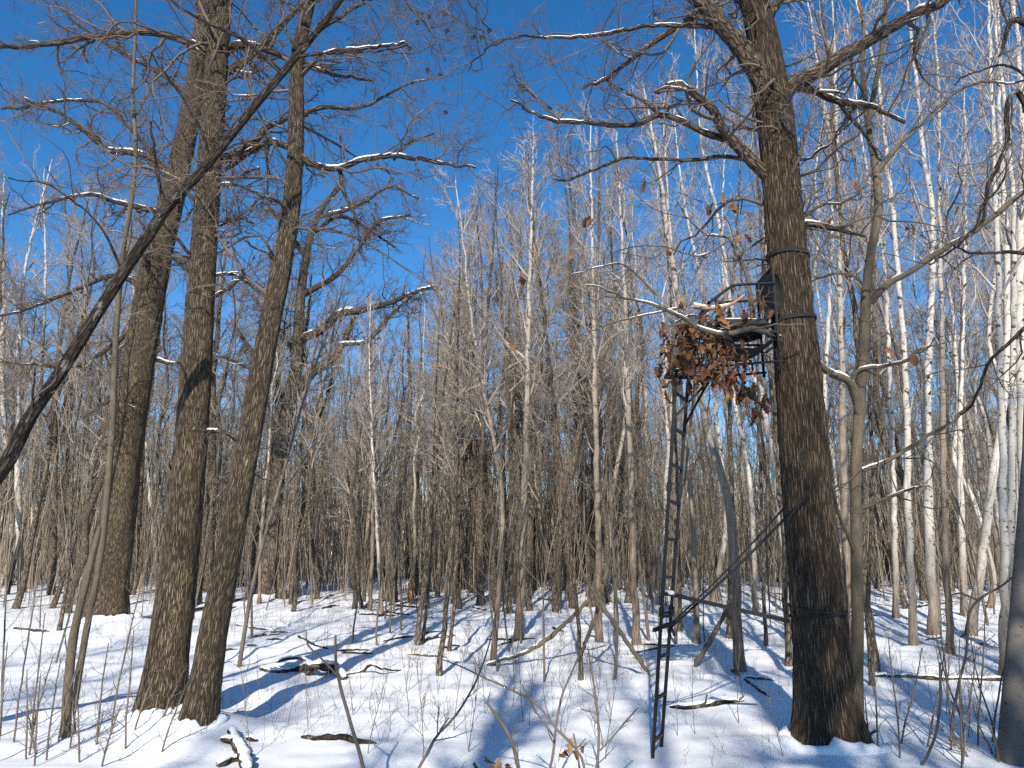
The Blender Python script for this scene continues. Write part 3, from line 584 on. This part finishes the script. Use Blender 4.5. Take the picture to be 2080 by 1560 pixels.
# far wood that reads as one mass
r = np.random.default_rng(9); far = {'brown': MB(), 'birch': MB()}
def lowtree(kind, seed):
    rng = np.random.default_rng(seed); h = rng.uniform(11, 15); n = 7
    P = np.zeros((n, 3)); P[:, 2] = np.linspace(-.4, h, n); P[:, :2] = np.cumsum(rng.normal(0, .25, (n, 2)), axis=0)
    R = np.linspace(.11, .015, n); mb = MB(); mb.tubes(P, R, 4)
    a, b = P[None], R[None]; p1, r1 = kids(rng, a, b, 15, .22, .97, (.35, .9), .22, .5, .016, 4, .15, .1, sweep=.7, lmin=.6); mb.tubes(p1, r1, 3, off=-1)
    p2, r2 = kids(rng, p1, r1, 5, .1, 1, (.3, .9), .6, .6, .012, 3, .15, .06); mb.tubes(p2, r2, 3, off=-1)
    return np.vstack(mb.V), np.vstack(mb.Q), np.vstack(mb.A)
LT = [lowtree('brown', 700+k) for k in range(8)]
for k in range(270):
    y = 50+50*r.uniform()**1.2; px = r.uniform(-120, 2200); x = (px-1040)/F*y*1.02; V, Q, A = LT[k % 8]
    a = r.uniform(0, 6.28); s = r.uniform(.75, 1.1)*(.85 if 700 < px < 960 else 1); c, sn = math.cos(a), math.sin(a)
    V2 = np.stack([(V[:, 0]*c-V[:, 1]*sn)*s+x, (V[:, 0]*sn+V[:, 1]*c)*s+y, V[:, 2]*s+float(ground(x, y))], -1)
    far['birch' if r.uniform() < .25 else 'brown'].raw(V2, Q, A)
for kind, mb in far.items():
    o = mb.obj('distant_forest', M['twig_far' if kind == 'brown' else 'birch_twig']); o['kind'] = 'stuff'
    tag(o, 'distant mass of %s stems closing off the view' % ('brown leafless' if kind == 'brown' else 'pale birch'), 'forest')

# ------------------------------------------------------------------ undergrowth
def stems_batch(mb, B, S, Hh, r0, rng, wig, kidsn, up=.25, lean=.12):
    D = np.stack([rng.normal(0, lean, B), rng.normal(0, lean, B), np.ones(B)], -1)
    P, R = walk(rng, S, D, Hh, r0, 5 if kidsn else 4, wig*1.3, up*.2); mb.tubes(P, R, 3, off=-1)
    if kidsn:
        p, q = kids(rng, P, R, kidsn, .3, 1, (.3, .9), .35, .55, .0022, 3, .14, .05); mb.tubes(p, q, 3, off=-1)
r = np.random.default_rng(15)
mb = MB()
B = 3600; y = 19+38*r.uniform(0, 1, B)**.9; px = r.uniform(-100, 2180, B); x = (px-1040)/F*y*1.02
S0 = np.stack([x, y, ground(x, y)-.05], -1); stems_batch(mb, B, S0, r.uniform(1.0, 7.5, B), r.uniform(.006, .016, B), r, .045, 4)
B = 11500; y = 25+55*r.uniform(0, 1, B); px = r.uniform(-100, 2180, B); x = (px-1040)/F*y*1.02; S0 = np.stack([x, y, ground(x, y)-.05], -1); stems_batch(mb, B, S0, r.uniform(2.5, 10, B), r.uniform(.011, .026, B), r, .04, 0)
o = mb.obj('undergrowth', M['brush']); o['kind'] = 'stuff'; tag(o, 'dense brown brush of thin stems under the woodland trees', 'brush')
mb = MB(); B = 4300; y = 6.2+17*r.uniform(0, 1, B)**.75; px = r.uniform(-60, 2140, B); x = (px-1040)/F*y*1.02
cl = noise3(x*.5, y*.5, 0*x, 8) > .44-.012*(y-8); x, y = x[cl], y[cl]; B = len(x)
S0 = np.stack([x, y, ground(x, y)-.03], -1); stems_batch(mb, B, S0, r.uniform(.10, .65, B)*r.uniform(.5, 1, B), r.uniform(.0014, .0030, B), r, .10, 2, lean=.3)
o = mb.obj('weed_stems', M['sapling']); o['kind'] = 'stuff'; tag(o, 'dry weed stems poking out of the snow', 'weeds')

# saplings one can tell apart
def sapling_variant(seed, h, r0, kn):
    rng = np.random.default_rng(seed); P, R = walk(rng, np.zeros((1, 3))-[0, 0, .1], np.array([[rng.normal(0, .12), rng.normal(0, .12), 1]]), np.array([h]), np.array([r0]), 12, .05, .03, .25)
    a = MB(); a.tubes(P, R, 6); tw = MB(); p, q = kids(rng, P, R, kn, .25, 1, (.35, .95), .3, .5, .004, 6, .12, .07); tw.tubes(p, q, 4, off=-1)
    p, q = kids(rng, p, q, 5, .15, 1, (.3, .9), .5, .6, .0022, 4, .13, .05); tw.tubes(p, q, 3, off=-1)
    return a.mesh('stem', M['sapling']), tw.mesh('twigs', M['sapling'])
SV = [sapling_variant(800+k, *a) for k, a in enumerate([(3.2,.016,16),(4.5,.022,18),(2.2,.011,12),(6.0,.03,22),(5.0,.02,18),(1.6,.008,9)])]
def sapling(p, vi, s, rz, label, group):
    t = thing('sapling', label, 'sapling', p, group, world=False); t.scale = (s, s, s); t.rotation_euler = (float(RNG.normal(0, .05)), float(RNG.normal(0, .06)), rz)
    for nm, me in zip(('stem', 'twigs'), SV[vi]):
        o = bpy.data.objects.new(nm, me); COL.objects.link(o); o.parent = t
r = np.random.default_rng(23)
for k in range(95):
    y = 9.5+13*r.uniform()**.8; px = r.uniform(0, 2080); x = (px-1040)/F*y*1.02
    if y < 13 and (560 < px < 780 or 1330 < px < 1560): continue
    sapling((x, y, float(ground(x, y))), int(r.choice([0, 1, 3, 4, 2])), r.uniform(.7, 1.15), r.uniform(0, 6.28), 'thin leafless sapling standing in the snow before the woodland', 'saplings in front of the woodland')

def shoot(name, label, pts, Y, sub=(), cat='shrub', mat='sapling', group=None, tw=1, seed=0, leaf=()):
    rng = np.random.default_rng(seed); ctrl = [at(x, y, Y) for x, y, w in pts]
    gz = float(ground(ctrl[0][0], ctrl[0][1])); base = ctrl[0].copy()
    if base[2] > gz: base[2] = gz-.05; ctrl = [base]+ctrl; pts = [pts[0]]+list(pts)
    t = thing(name, label, cat, (base[0], base[1], max(base[2], gz)), group)
    P, R = resample(ctrl, [pxr(w*.68, p) for (x, y, w), p in zip(pts, ctrl)], .06); P[2:] += np.cumsum(rng.normal(0, .002, P[2:].shape), 0)
    mb = MB(); mb.tubes(P, R, 7); mb.obj('stem', M[mat], t); m2 = MB(); allp = [(P, R)]
    for s in sub:
        c = [at(x, y, Y+rng.normal(0, .08)*(i > 0)) for i, (x, y, w) in enumerate(s)]
        p, q = resample(c, [pxr(w*.68, a) for (x, y, w), a in zip(s, c)], .06); m2.tubes(p, q, 5, off=-1); allp.append((p, q))
    if tw:
        for p, q in allp:
            a, b = same(p, q, 20); k, kr = kids(rng, a, b, 5*tw, .3, 1, (.4, 1.0), .22, .5, .0018, 5, .12, .05); m2.tubes(k, kr, 4, off=-1)
            k, kr = kids(rng, k, kr, 3, .2, 1, (.4, 1.), .5, .6, .0014, 4, .12, .05); m2.tubes(k, kr, 3, off=-1)
    if m2.n: m2.obj('twigs', M[mat], t)
    if leaf: leaves_at(t, [at(x, y, Y) for x, y in leaf], rng, (0, 2, 4), (.7, 1.0))
    return t
FG = 'bare shrub stems at the front'
shoot('shrub', 'bent shrub stem forking low in front of the snowy log', [(745,1640,13),(735,1540,12),(712,1465,11),(692,1390,10),(683,1340,9),(681,1292,7)], 5.2, [[(684,1370,7),(655,1340,6),(625,1310,5),(622,1280,3)]], tw=0)
shoot('shrub', 'long thin shoot curving up from the snow with side twigs', [(845,1580,9),(870,1520,9),(893,1484,8),(925,1450,7),(960,1395,6),(985,1340,5),(1010,1250,3)], 5.4, [[(893,1484,5),(912,1458,4)],[(888,1490,4),(890,1445,3)]], tw=1, seed=3)
shoot('shrub', 'shoot arching over the snow left of the ladder', [(1200,1640,9),(1180,1540,8),(1130,1480,8),(1090,1430,7),(1040,1400,6),(985,1375,5),(930,1350,4),(880,1330,3)], 5.3, [], tw=1, seed=4)
shoot('shrub', 'upright shoot with a slanting fork by the ladder foot', [(1110,1600,8),(1125,1520,8),(1140,1420,7),(1170,1350,5),(1200,1290,3)], 5.6, [[(1128,1500,6),(1085,1440,5),(1060,1390,3)]], tw=1, seed=5)
shoot('shrub', 'spreading shoot with brown twigs just left of the ladder foot', [(1205,1600,9),(1215,1520,8),(1212,1430,7),(1205,1380,6),(1195,1320,4)], 5.5, [[(1218,1525,6),(1250,1490,5),(1280,1455,4),(1296,1438,4)],[(1214,1450,5),(1180,1440,3)]], tw=1, seed=6)
shoot('shrub', 'knotty greenish shoot with brown leaves below the ladder', [(1060,1600,12),(1050,1540,12),(1035,1490,11),(1010,1450,9),(990,1420,7)], 5.2, [], tw=1, seed=7, leaf=[(962,1548),(985,1535),(1010,1540),(1000,1552),(1030,1550)])
shoot('oak_seedling', 'small seedling with pale brown leaves beside the ladder foot', [(1180,1570,7),(1172,1520,6),(1165,1490,5)], 5.6, [[(1172,1520,4),(1190,1500,3)]], tw=0, seed=8, leaf=[(1150,1515),(1152,1522),(1192,1512),(1160,1500)], cat='seedling')
rq = np.random.default_rng(71)
for k, (x, y, h, dx) in enumerate([(float(rq.uniform(-20, 330)), 1565, float(rq.uniform(90, 300)), float(rq.normal(20, 45))) for _ in range(12)]+[(20,1560,420,60),(60,1545,300,30),(105,1560,330,90),(190,1560,250,30),(215,1540,380,80),(250,1560,300,110),(0,1480,460,20),(160,1560,280,-30),(290,1570,220,90)]):
    shoot('shrub', 'slender bare shrub stem in the thicket left of the paired trunks', [(x,y+20,6),(x+dx*.25,y-h*.3,5.5),(x+dx*.6,y-h*.65,4.5),(x+dx,y-h,2.5)], 6.2+.05*k, [], tw=2, seed=20+k, group='thicket left of the paired trunks')
for k, (x, y, h, dx) in enumerate([(float(rq.uniform(1770, 2070)), 1565, float(rq.uniform(90, 280)), float(rq.normal(0, 45))) for _ in range(10)]+[(1935,1560,420,-30),(1985,1560,330,20),(1880,1570,260,40),(2010,1560,420,70),(1965,1540,250,-60),(1820,1570,250,50),(2030,1560,260,-60)]):
    shoot('shrub', 'wiry bare shrub stem in the brush right of the strapped oak', [(x,y+20,6),(x+dx*.2,y-h*.3,5.5),(x+dx*.7,y-h*.65,4.5),(x+dx,y-h,2.5)], 6.3+.05*k, [], tw=2, seed=40+k, group='brush right of the strapped oak')
shoot('shrub', 'dead crooked shrub stub rising in the right brush', [(1860,1580,8),(1890,1520,8),(1905,1480,8),(1912,1420,8),(1912,1345,7)], 6.2, [], tw=0, seed=51)
shoot('shrub', 'thick crooked shrub stem bending upward in the right brush', [(1935,1470,8),(1945,1400,8),(1962,1330,8),(1968,1250,7),(1990,1220,7),(2040,1190,6),(2085,1150,5)], 6.9, [[(1990,1220,7),(1950,1205,6),(1930,1210,4)]], tw=1, seed=52)
for k in range(75):
    r2 = np.random.default_rng(900+k); x = r2.uniform(420, 2040); y = r2.uniform(1330, 1550); p = onground(x, y)
    sapling(p, 5, float(r2.uniform(.25, .6)), float(r2.uniform(0, 6.28)), 'tiny bare seedling poking through the open snow', 'seedlings in the open snow')

# ------------------------------------------------------------------ fallen wood
def fallen(name, label, pts, mat='limb', lift=.5, sub=(), snow=.6, seed=0, group=None, cat='branch', free_pts=False):
    rng = np.random.default_rng(seed)
    def lay(q):
        out = []
        for (x, y, w, *z) in q:
            p = onground(x, y) if not z else at(x, y, z[0]); rr = pxr(w, p)
            if not z: p = p+np.array([0, 0, rr*lift])
            out.append((p, rr))
        return out
    a = lay(pts); t = thing(name, label, cat, a[0][0], group); sn = MB(); first = True
    for q in [pts]+list(sub):
        c = lay(q); P, R = resample([p for p, _ in c], [w for _, w in c], .05); R = R*(1+rng.normal(0, .08, len(R)))
        R[0] *= .55; R[-1] *= .4; P[1:-1] += rng.normal(0, .006, P[1:-1].shape)
        mb = MB(); mb.tubes(P, R, 10, off=-1, disp=ridges(.006, 30, seed)); so = mb.obj('stem' if first else 'side_branch', M[mat], t); first = False
        if snow: sl = MB(); snow_on(sl, P[None], R[None], rng, snow, 7); sl.obj('snow_cover', M['clean_snow'], so)
    return t
YF = onground(640, 1375)[1]
fallen('fallen_branch', 'forked dead branch under snow lying beyond the paired trunks', [(528,1360,9),(560,1366,10),(600,1362,11),(625,1352,14,YF),(650,1352,17,YF-.1),(680,1362,18),(700,1382,15)], sub=[[(560,1345,5,YF+.3),(590,1336,7,YF+.3),(620,1340,7,YF+.2),(640,1352,7,YF)],[(700,1372,5),(735,1365,6),(755,1350,6,YF),(775,1358,5,YF),(815,1362,3)],[(622,1372,13),(640,1350,13,YF)]], snow=.75, seed=1)
fallen('fallen_branch', 'dark bare stick lying on the open snow', [(612,1500,8),(640,1504,11),(690,1502,12),(725,1510,12),(765,1511,4)], mat='black', snow=.35, seed=2, lift=.8)
fallen('fallen_branch', 'snow covered log with curled twig near the ladder', [(1362,1438,9),(1400,1440,15),(1440,1434,16),(1480,1428,14),(1512,1424,6)], mat='black', sub=[[(1425,1438,4),(1432,1425,4,onground(1425,1438)[1]),(1436,1410,3,onground(1425,1438)[1])],[(1500,1427,3),(1510,1415,3,onground(1500,1427)[1]),(1505,1405,2,onground(1500,1427)[1])]], snow=.95, seed=3)
fallen('fallen_branch', 'thick snow buried forked branch at the foot of the paired trunks', [(470,1488,16),(478,1515,20),(492,1545,24),(505,1580,26)], sub=[[(448,1508,14),(470,1512,14),(482,1518,12)],[(500,1505,12),(520,1508,10)],[(440,1560,13),(470,1548,14),(490,1545,12)]], snow=1.1, seed=4, lift=.9)
fallen('fallen_log', 'long thin log lying level behind the young oak', [(1772,1374,8),(1850,1376,9),(1930,1380,9),(2045,1382,10)], snow=.7, seed=5, cat='log')
fallen('fallen_branch', 'short log half sunk in snow behind the ladder stand', [(1515,1377,6),(1545,1380,8),(1575,1382,4)], snow=.7, seed=6, mat='brown')
fallen('fallen_branch', 'slanting twig stuck in the snow before the strapped oak', [(1485,1362,4),(1525,1390,4),(1562,1415,4)], snow=0, seed=7)
yq = onground(990, 1352)[1]
fallen('leaning_pole', 'snow topped pole slanting up to the right across the saplings', [(988,1352,8),(1060,1328,8,yq),(1110,1300,9,yq),(1160,1255,9,yq),(1200,1215,8,yq),(1232,1180,6,yq)], snow=.7, seed=8, cat='pole', mat='grey')
yq = onground(1318, 1368)[1]
fallen('leaning_pole', 'snow topped pole slanting up to the left behind the ladder', [(1318,1368,10),(1285,1320,10,yq),(1245,1262,9,yq),(1210,1210,8,yq),(1182,1160,5,yq)], snow=.85, seed=9, cat='pole', mat='grey')
yq = onground(1150, 1395)[1]
fallen('leaning_pole', 'slim snowy pole leaning toward the crossing poles', [(1175,1345,7),(1195,1290,8,yq+.6),(1215,1230,8,yq+.6),(1235,1150,7,yq+.6),(1252,1090,5,yq+.6)], snow=.5, seed=10, cat='pole', mat='grey')
yq = onground(1412, 1355)[1]
fallen('leaning_pole', 'snow dusted pole leaning right behind the crossed straps', [(1412,1355,10),(1440,1305,10,yq),(1465,1260,9,yq),(1500,1200,6,yq)], snow=.6, seed=11, cat='pole', mat='grey')
fallen('tree_snag', 'short rotten orange stump beyond the saplings', [(834,1228,13),(834,1205,13,onground(834,1228)[1]),(836,1176,9,onground(834,1228)[1])], mat='rotten', snow=0, seed=12, cat='stump')
r = np.random.default_rng(61)
for k in range(46):
    x, y = r.uniform(430, 1350) if k % 3 else r.uniform(0, 2080), r.uniform(1215, 1330); L = r.uniform(20, 80); s = r.normal(0, 6)
    fallen('fallen_stick', 'thin dead stick lying on the snow under the saplings', [(x,y,4),(x+L*.5,y+s,4.5),(x+L,y+s*1.5,3)], snow=.5 if k % 2 else 0, seed=100+k, group='sticks under the saplings', mat='limb' if k % 2 else 'black')

# ------------------------------------------------------------------ ladder stand
def bar(mb, a, b, w, h=None, up=(0, 0, 1)):
    a, b = np.array(a, float), np.array(b, float); d = unit(b-a); up = np.array(up, float)
    s = np.cross(d, up); s = unit(s) if np.linalg.norm(s) > .05 else np.array([1., 0, 0]); u = np.cross(s, d)
    mb.box((a+b)/2, (b-a)/2, s*w/2, u*(h or w)/2)
A0 = onground(1324, 1540); LY = A0[1]; DW = .37
FB = at(1341, 1520, LY+DW); FB[2] = float(ground(FB[0], FB[1]))-.08; NB = A0-[0, 0, .06]
NT = at(1374, 752, LY+.02); FT = at(1397, 757, LY+.02+DW); FT[2] = NT[2]
stand = thing('ladder_stand', 'black steel ladder stand with seat and rail strapped to the big oak', 'tree stand', A0)
def rail_pts(a, b, t): return a+(b-a)*t
for a, b in ((NB, NT), (FB, FT)):
    mb = MB(); bar(mb, a, b, .027, .027, (0, 1, 0)); mb.obj('side_rail', M['steel'], stand, False)
for k in range(10):
    t = .055+.098*k; mb = MB(); bar(mb, rail_pts(NB, NT, t), rail_pts(FB, FT, t), .022, .026); mb.obj('rung', M['steel'], stand, False)
for t in (.36, .68):
    for a, b in ((NB, NT), (FB, FT)): mb = MB(); bar(mb, rail_pts(a, b, t-.012), rail_pts(a, b, t+.012), .042, .042, (0, 1, 0)); mb.obj('joint_sleeve', M['steel'], stand, False)
tz = NT[2]; trunk_left = at(1572, 690, YS); YC = LY+DW/2+.02; x0, x1 = NT[0], trunk_left[0]
mb = MB()                                              # foot platform: frame and slats of expanded mesh
for yy in (YC-.24, YC+.24): bar(mb, (x0-.02, yy, tz+.03), (x0+.44, yy, tz+.03), .028)
for xx in (x0-.02, x0+.44): bar(mb, (xx, YC-.24, tz+.03), (xx, YC+.24, tz+.03), .028)
for k in range(1, 9): bar(mb, (x0+.05*k, YC-.24, tz+.03), (x0+.05*k, YC+.24, tz+.03), .008)
for k in range(1, 6): bar(mb, (x0, YC-.24+.08*k, tz+.033), (x0+.44, YC-.24+.08*k, tz+.033), .008)
mb.obj('foot_platform', M['steel'], stand, False)
SZ = at(1490, 668, YC)[2]; sx0, sx1 = at(1452, 660, YC)[0], at(1548, 660, YC)[0]
mb = MB()
for yy in (YC-.23, YC+.23):
    bar(mb, (sx1+.06, yy, tz+.03), (sx1+.06, yy, SZ+.55), .022, .022, (0, 1, 0)); bar(mb, (sx0-.06, yy, SZ-.10), (trunk_left[0]+.02, yy, SZ-.10), .02); bar(mb, (x0+.44, yy, tz+.03), (sx0-.04, yy, SZ-.10), .02, .02, (0, 1, 0)); bar(mb, (x0+.40, yy, tz+.03), (trunk_left[0], yy, tz+.08), .02)
bar(mb, (sx1+.06, YC-.23, SZ+.55), (sx1+.06, YC+.23, SZ+.55), .02); mb.obj('seat_frame', M['steel'], stand, False)
def cushion(name, c, hx, hy, hz, mat, seed):
    rng = np.random.default_rng(seed); mb = MB(); n = 9; u = np.linspace(-1, 1, n); U, V = np.meshgrid(u, u)
    pr = ((1-np.abs(U)**4)*(1-np.abs(V)**4))**.4
    for sg in (1, -1):
        Zz = sg*hz*pr*(1+.12*rng.normal(0, 1, U.shape)); vv = np.stack([c[0]+U*hx, c[1]+V*hy, c[2]+Zz], -1).reshape(-1, 3)
        i = (np.arange(n-1)[:, None]*n+np.arange(n-1)).ravel(); mb.raw(vv, np.stack([i, i+1, i+1+n, i+n], -1))
    return mb.obj(name, mat, stand)
SEAT = cushion('seat', ((sx0+sx1)/2, YC, SZ-.02), (sx1-sx0)/2+.03, .24, .075, M['fabric'], 1)
mb = MB(); n = 8; u = np.linspace(0, 1, n); U, V = np.meshgrid(u, np.linspace(-1, 1, n)); vv = np.stack([sx1+.03+.05*np.sin(U*3)+.04*V*V, YC+V*.22, SZ+.08+U*.46-.05*V*V*U], -1).reshape(-1, 3)
i = (np.arange(n-1)[:, None]*n+np.arange(n-1)).ravel(); mb.raw(vv, np.stack([i, i+1, i+1+n, i+n], -1)); vv2 = vv+[.03, 0, 0]; mb.raw(vv2, np.stack([i, i+1, i+1+n, i+n], -1)); mb.obj('backrest', M['fabric'], stand)
mb = MB(); n = 10; u = np.linspace(0, 1, n); U, V = np.meshgrid(u, np.linspace(-1, 1, n))
vv = np.stack([sx0-.02+U*(sx1-sx0+.1), YC+V*.23, SZ-.12-.15*np.sin(U*math.pi)+.03*np.cos(V*5)], -1).reshape(-1, 3); i = (np.arange(n-1)[:, None]*n+np.arange(n-1)).ravel(); mb.raw(vv, np.stack([i, i+1, i+1+n, i+n], -1)); mb.obj('storage_sling', M['fabric'], stand)
RZ = at(1500, 597, YC)[2]; rx0 = at(1470, 600, YC)[0]
mb = MB()
for yy in (YC-.25, YC+.25):
    P, R = resample([(rx0-.22, yy, RZ-.18), (rx0-.02, yy, RZ-.03), (rx0+.06, yy, RZ), (sx1+.06, yy, RZ+.02)], [.014]*4, .05); mb.tubes(P, R, 8)
P, R = resample([(rx0-.22, YC-.25, RZ-.18), (rx0-.22, YC+.25, RZ-.18)], [.016, .016], .1); mb.tubes(P, R, 8); mb.obj('shooting_rail', M['steel'], stand)
mb = MB()
for a, b in ((NB, NT), (FB, FT)):
    mb = MB(); q = rail_pts(a, b, .865); bar(mb, q, (x0+.42, q[1], tz+.02), .022, .022, (0, 1, 0)); mb.obj('platform_brace', M['steel'], stand, False)
q0 = rail_pts((NB+FB)/2, (NT+FT)/2, .405); qb = at(1604, 1262, YS-.05)
mb = MB(); bar(mb, q0+[0, -.02, 0], qb, .032, .036); bar(mb, rail_pts(NB, NT, .405), rail_pts(FB, FT, .405), .03); mb.obj('tree_brace', M['steel'], stand, False)
mb = MB(); bar(mb, q0+[0, -.19, .016], q0+[0, .12, .016], .04, .03); mb.obj('snow_cap', M['clean_snow'], stand)
def trunk_ring(py, tilt, w, cx, rr, name='strap', z2=0):
    c = at(cx, py, YS); a = np.linspace(0, 2*math.pi, 41); P = np.stack([c[0]+rr*np.cos(a), YS+rr*np.sin(a), c[2]+tilt*np.cos(a)+z2*np.sin(a)], -1)
    mb = MB(); n = len(P); out = unit(np.stack([np.cos(a), np.sin(a), 0*a], -1)); V = []
    for d, zz in ((0, -1), (.006, -1), (.006, 1), (0, 1)): V.append(P+out*d+np.array([0, 0, 1])*zz*w/2)
    V = np.stack(V, 1).reshape(-1, 3); i = np.arange(n-1)[:, None]*4; j = np.arange(4)[None]; k = (j+1) % 4
    mb.raw(V, np.stack([i+j, i+4+j, i+4+k, i+k], -1).reshape(-1, 4)); mb.obj(name, M['webbing'], stand, False)
def hug(py): w = float(np.interp(py, [380,560,720,900,1080,1250,1420], [72,78,85,92,97,104,116])); cx = float(np.interp(py, [380,560,720,900,1080,1250,1420], [1587,1603,1617,1632,1648,1662,1678])); return cx, pxr(w, at(cx, py, YS))*1.07
for py, tl, w, z2 in ((522, -.01, .036, 0), (653, .02, .03, 0), (1236, -.02, .020, .02), (1246, .03, .016, 0)): cx, rr = hug(py); trunk_ring(py, tl, w, cx, rr, z2=z2)
lo1 = rail_pts(FB, FT, .325)
def strap(a, b, w):
    mb = MB(); a, b = np.array(a), np.array(b); t = np.linspace(0, 1, 14); P = a+(b-a)*t[:, None]; P[:, 2] -= .03*np.sin(t*math.pi); mb.tubes(P, np.full(14, w), 6); mb.obj('strap', M['webbing'], stand)
strap(lo1, at(1594, 1030, YS-.12), .009); strap(lo1+[0, -.03, -.02], at(1640, 1005, YS-.27), .013)
mb = MB(); bar(mb, rail_pts(NB, NT, .325)+[-.06, 0, -.03], lo1+[.04, 0, .02], .03); bar(mb, lo1+[0, -.02, 0], lo1+[.03, -.02, -.10], .022); mb.obj('strap_buckle', M['webbing'], stand, False)
sn = MB(); rng = np.random.default_rng(2)
for k, (xa, xb, zz, hy, th) in enumerate([(sx0-.02, sx1-.02, SZ+.07, .19, .035)]):
    n = 12; u = np.linspace(-1, 1, n); U, V = np.meshgrid(u, u); pr = np.clip(1-U**4, 0, 1)*np.clip(1-V**4, 0, 1)
    vv = np.stack([(xa+xb)/2+U*(xb-xa)/2, YC+V*hy, zz-.03+th*pr*(1.1+.5*n2(U*2, V*2, 4))+.0*U], -1).reshape(-1, 3); i = (np.arange(n-1)[:, None]*n+np.arange(n-1)).ravel(); sn.raw(vv, np.stack([i, i+1, i+1+n, i+n], -1))
sn.obj('seat_snow', M['clean_snow'], SEAT)

# cut oak boughs hung over the stand as cover
def bough(label, ctrl, nl, spread, seed, kinds, mat='limb', snow=.6, twigs=14, rad=.012):
    rng = np.random.default_rng(seed); t = thing('oak_bough', label, 'branch', ctrl[0])
    P, R = resample(ctrl, np.linspace(rad, rad*.4, len(ctrl)), .03); mb = MB(); mb.tubes(P, R, 8, off=-1); mb.obj('stem', M[mat], t)
    a, b = same(P, R, 20); tw = MB(); p, q = kids(rng, a, b, twigs, .1, 1, (.5, 1.4), 0, .5, .003, 6, .2, -.05, lmin=.1)
    p = p[:, :1]+(p-p[:, :1])*(rng.uniform(.8, 1.6, len(p))*spread)[:, None, None]; tw.tubes(p, q, 4, off=-1)
    p2, q2 = kids(rng, p, q, 4, .2, 1, (.4, 1.2), .5, .6, .002, 4, .2, -.03); tw.tubes(p2, q2, 3, off=-1); tw.obj('twigs', M['twig'], t)
    if snow: s = MB(); snow_on(s, P[None], R[None], rng, snow, 7); s.obj('snow_cover', M['clean_snow'], t)
    ends = np.vstack([p2[:, -1], p[:, -1], p[:, 3]]); idx = rng.permutation(len(ends))[:nl]
    leaves_at(t, ends[idx], rng, kinds, (.55, .95)); return t
bough('snow topped bare orange bough laid along the stand rail', [at(1408,622,YC-.2), at(1440,626,YC-.2), at(1480,620,YC-.2), at(1512,600,YC-.2)], 3, .6, 1, (0, 4), mat='wood', snow=1.2, twigs=4, rad=.028)
bough('leafy brown oak bough draped over the front of the stand', [at(1385,640,YC-.28), at(1400,670,YC-.3), at(1412,710,YC-.3), at(1400,750,YC-.28)], 55, 2.0, 2, (0, 0, 1, 3, 4), twigs=22)
bough('tangled oak bough with snow heaped on the stand front', [at(1372,655,YC-.1), at(1410,640,YC-.2), at(1450,665,YC-.3), at(1490,700,YC-.3)], 44, 2.0, 3, (0, 1, 2, 4), twigs=20)
bough('oak bough with broad brown leaves under the foot platform', [at(1440,690,YC-.3), at(1455,725,YC-.32), at(1462,760,YC-.3)], 30, 1.6, 4, (0, 1, 3), twigs=14, snow=0)
bough('dark red leafed bough hanging below the seat', [at(1490,715,YC-.1), at(1500,755,YC-.1), at(1515,790,YC-.1), at(1535,815,YC-.1)], 44, 1.0, 5, (3, 5, 5, 1), twigs=18, snow=0)
bough('brown leaved bough trailing from the ladder side of the stand', [at(1405,645,YC-.25), at(1380,672,YC-.28), at(1366,705,YC-.3), at(1360,745,YC-.3)], 44, 1.7, 8, (0, 1, 3, 4, 5), twigs=20, snow=0)
bough('twiggy bough across the stand seat with few leaves', [at(1410,690,YC-.32), at(1460,672,YC-.35), at(1510,650,YC-.3), at(1545,610,YC-.25)], 14, 1.6, 9, (3, 1, 5), twigs=30, snow=.7)
mb = MB(); rng = np.random.default_rng(6)               # camouflage netting hung on the front rail
for k in range(130):
    c = at(rng.uniform(1378, 1450), rng.uniform(645, 735), YC+rng.uniform(-.3, .2)); P, R = walk(rng, c[None], rng.normal(0, 1, (1, 3)), np.array([rng.uniform(.15, .4)]), np.array([.006]), 7, .5, -.1, .6); mb.tubes(P, R, 4, off=-1)
mb.obj('cover_netting', M['net'], stand)
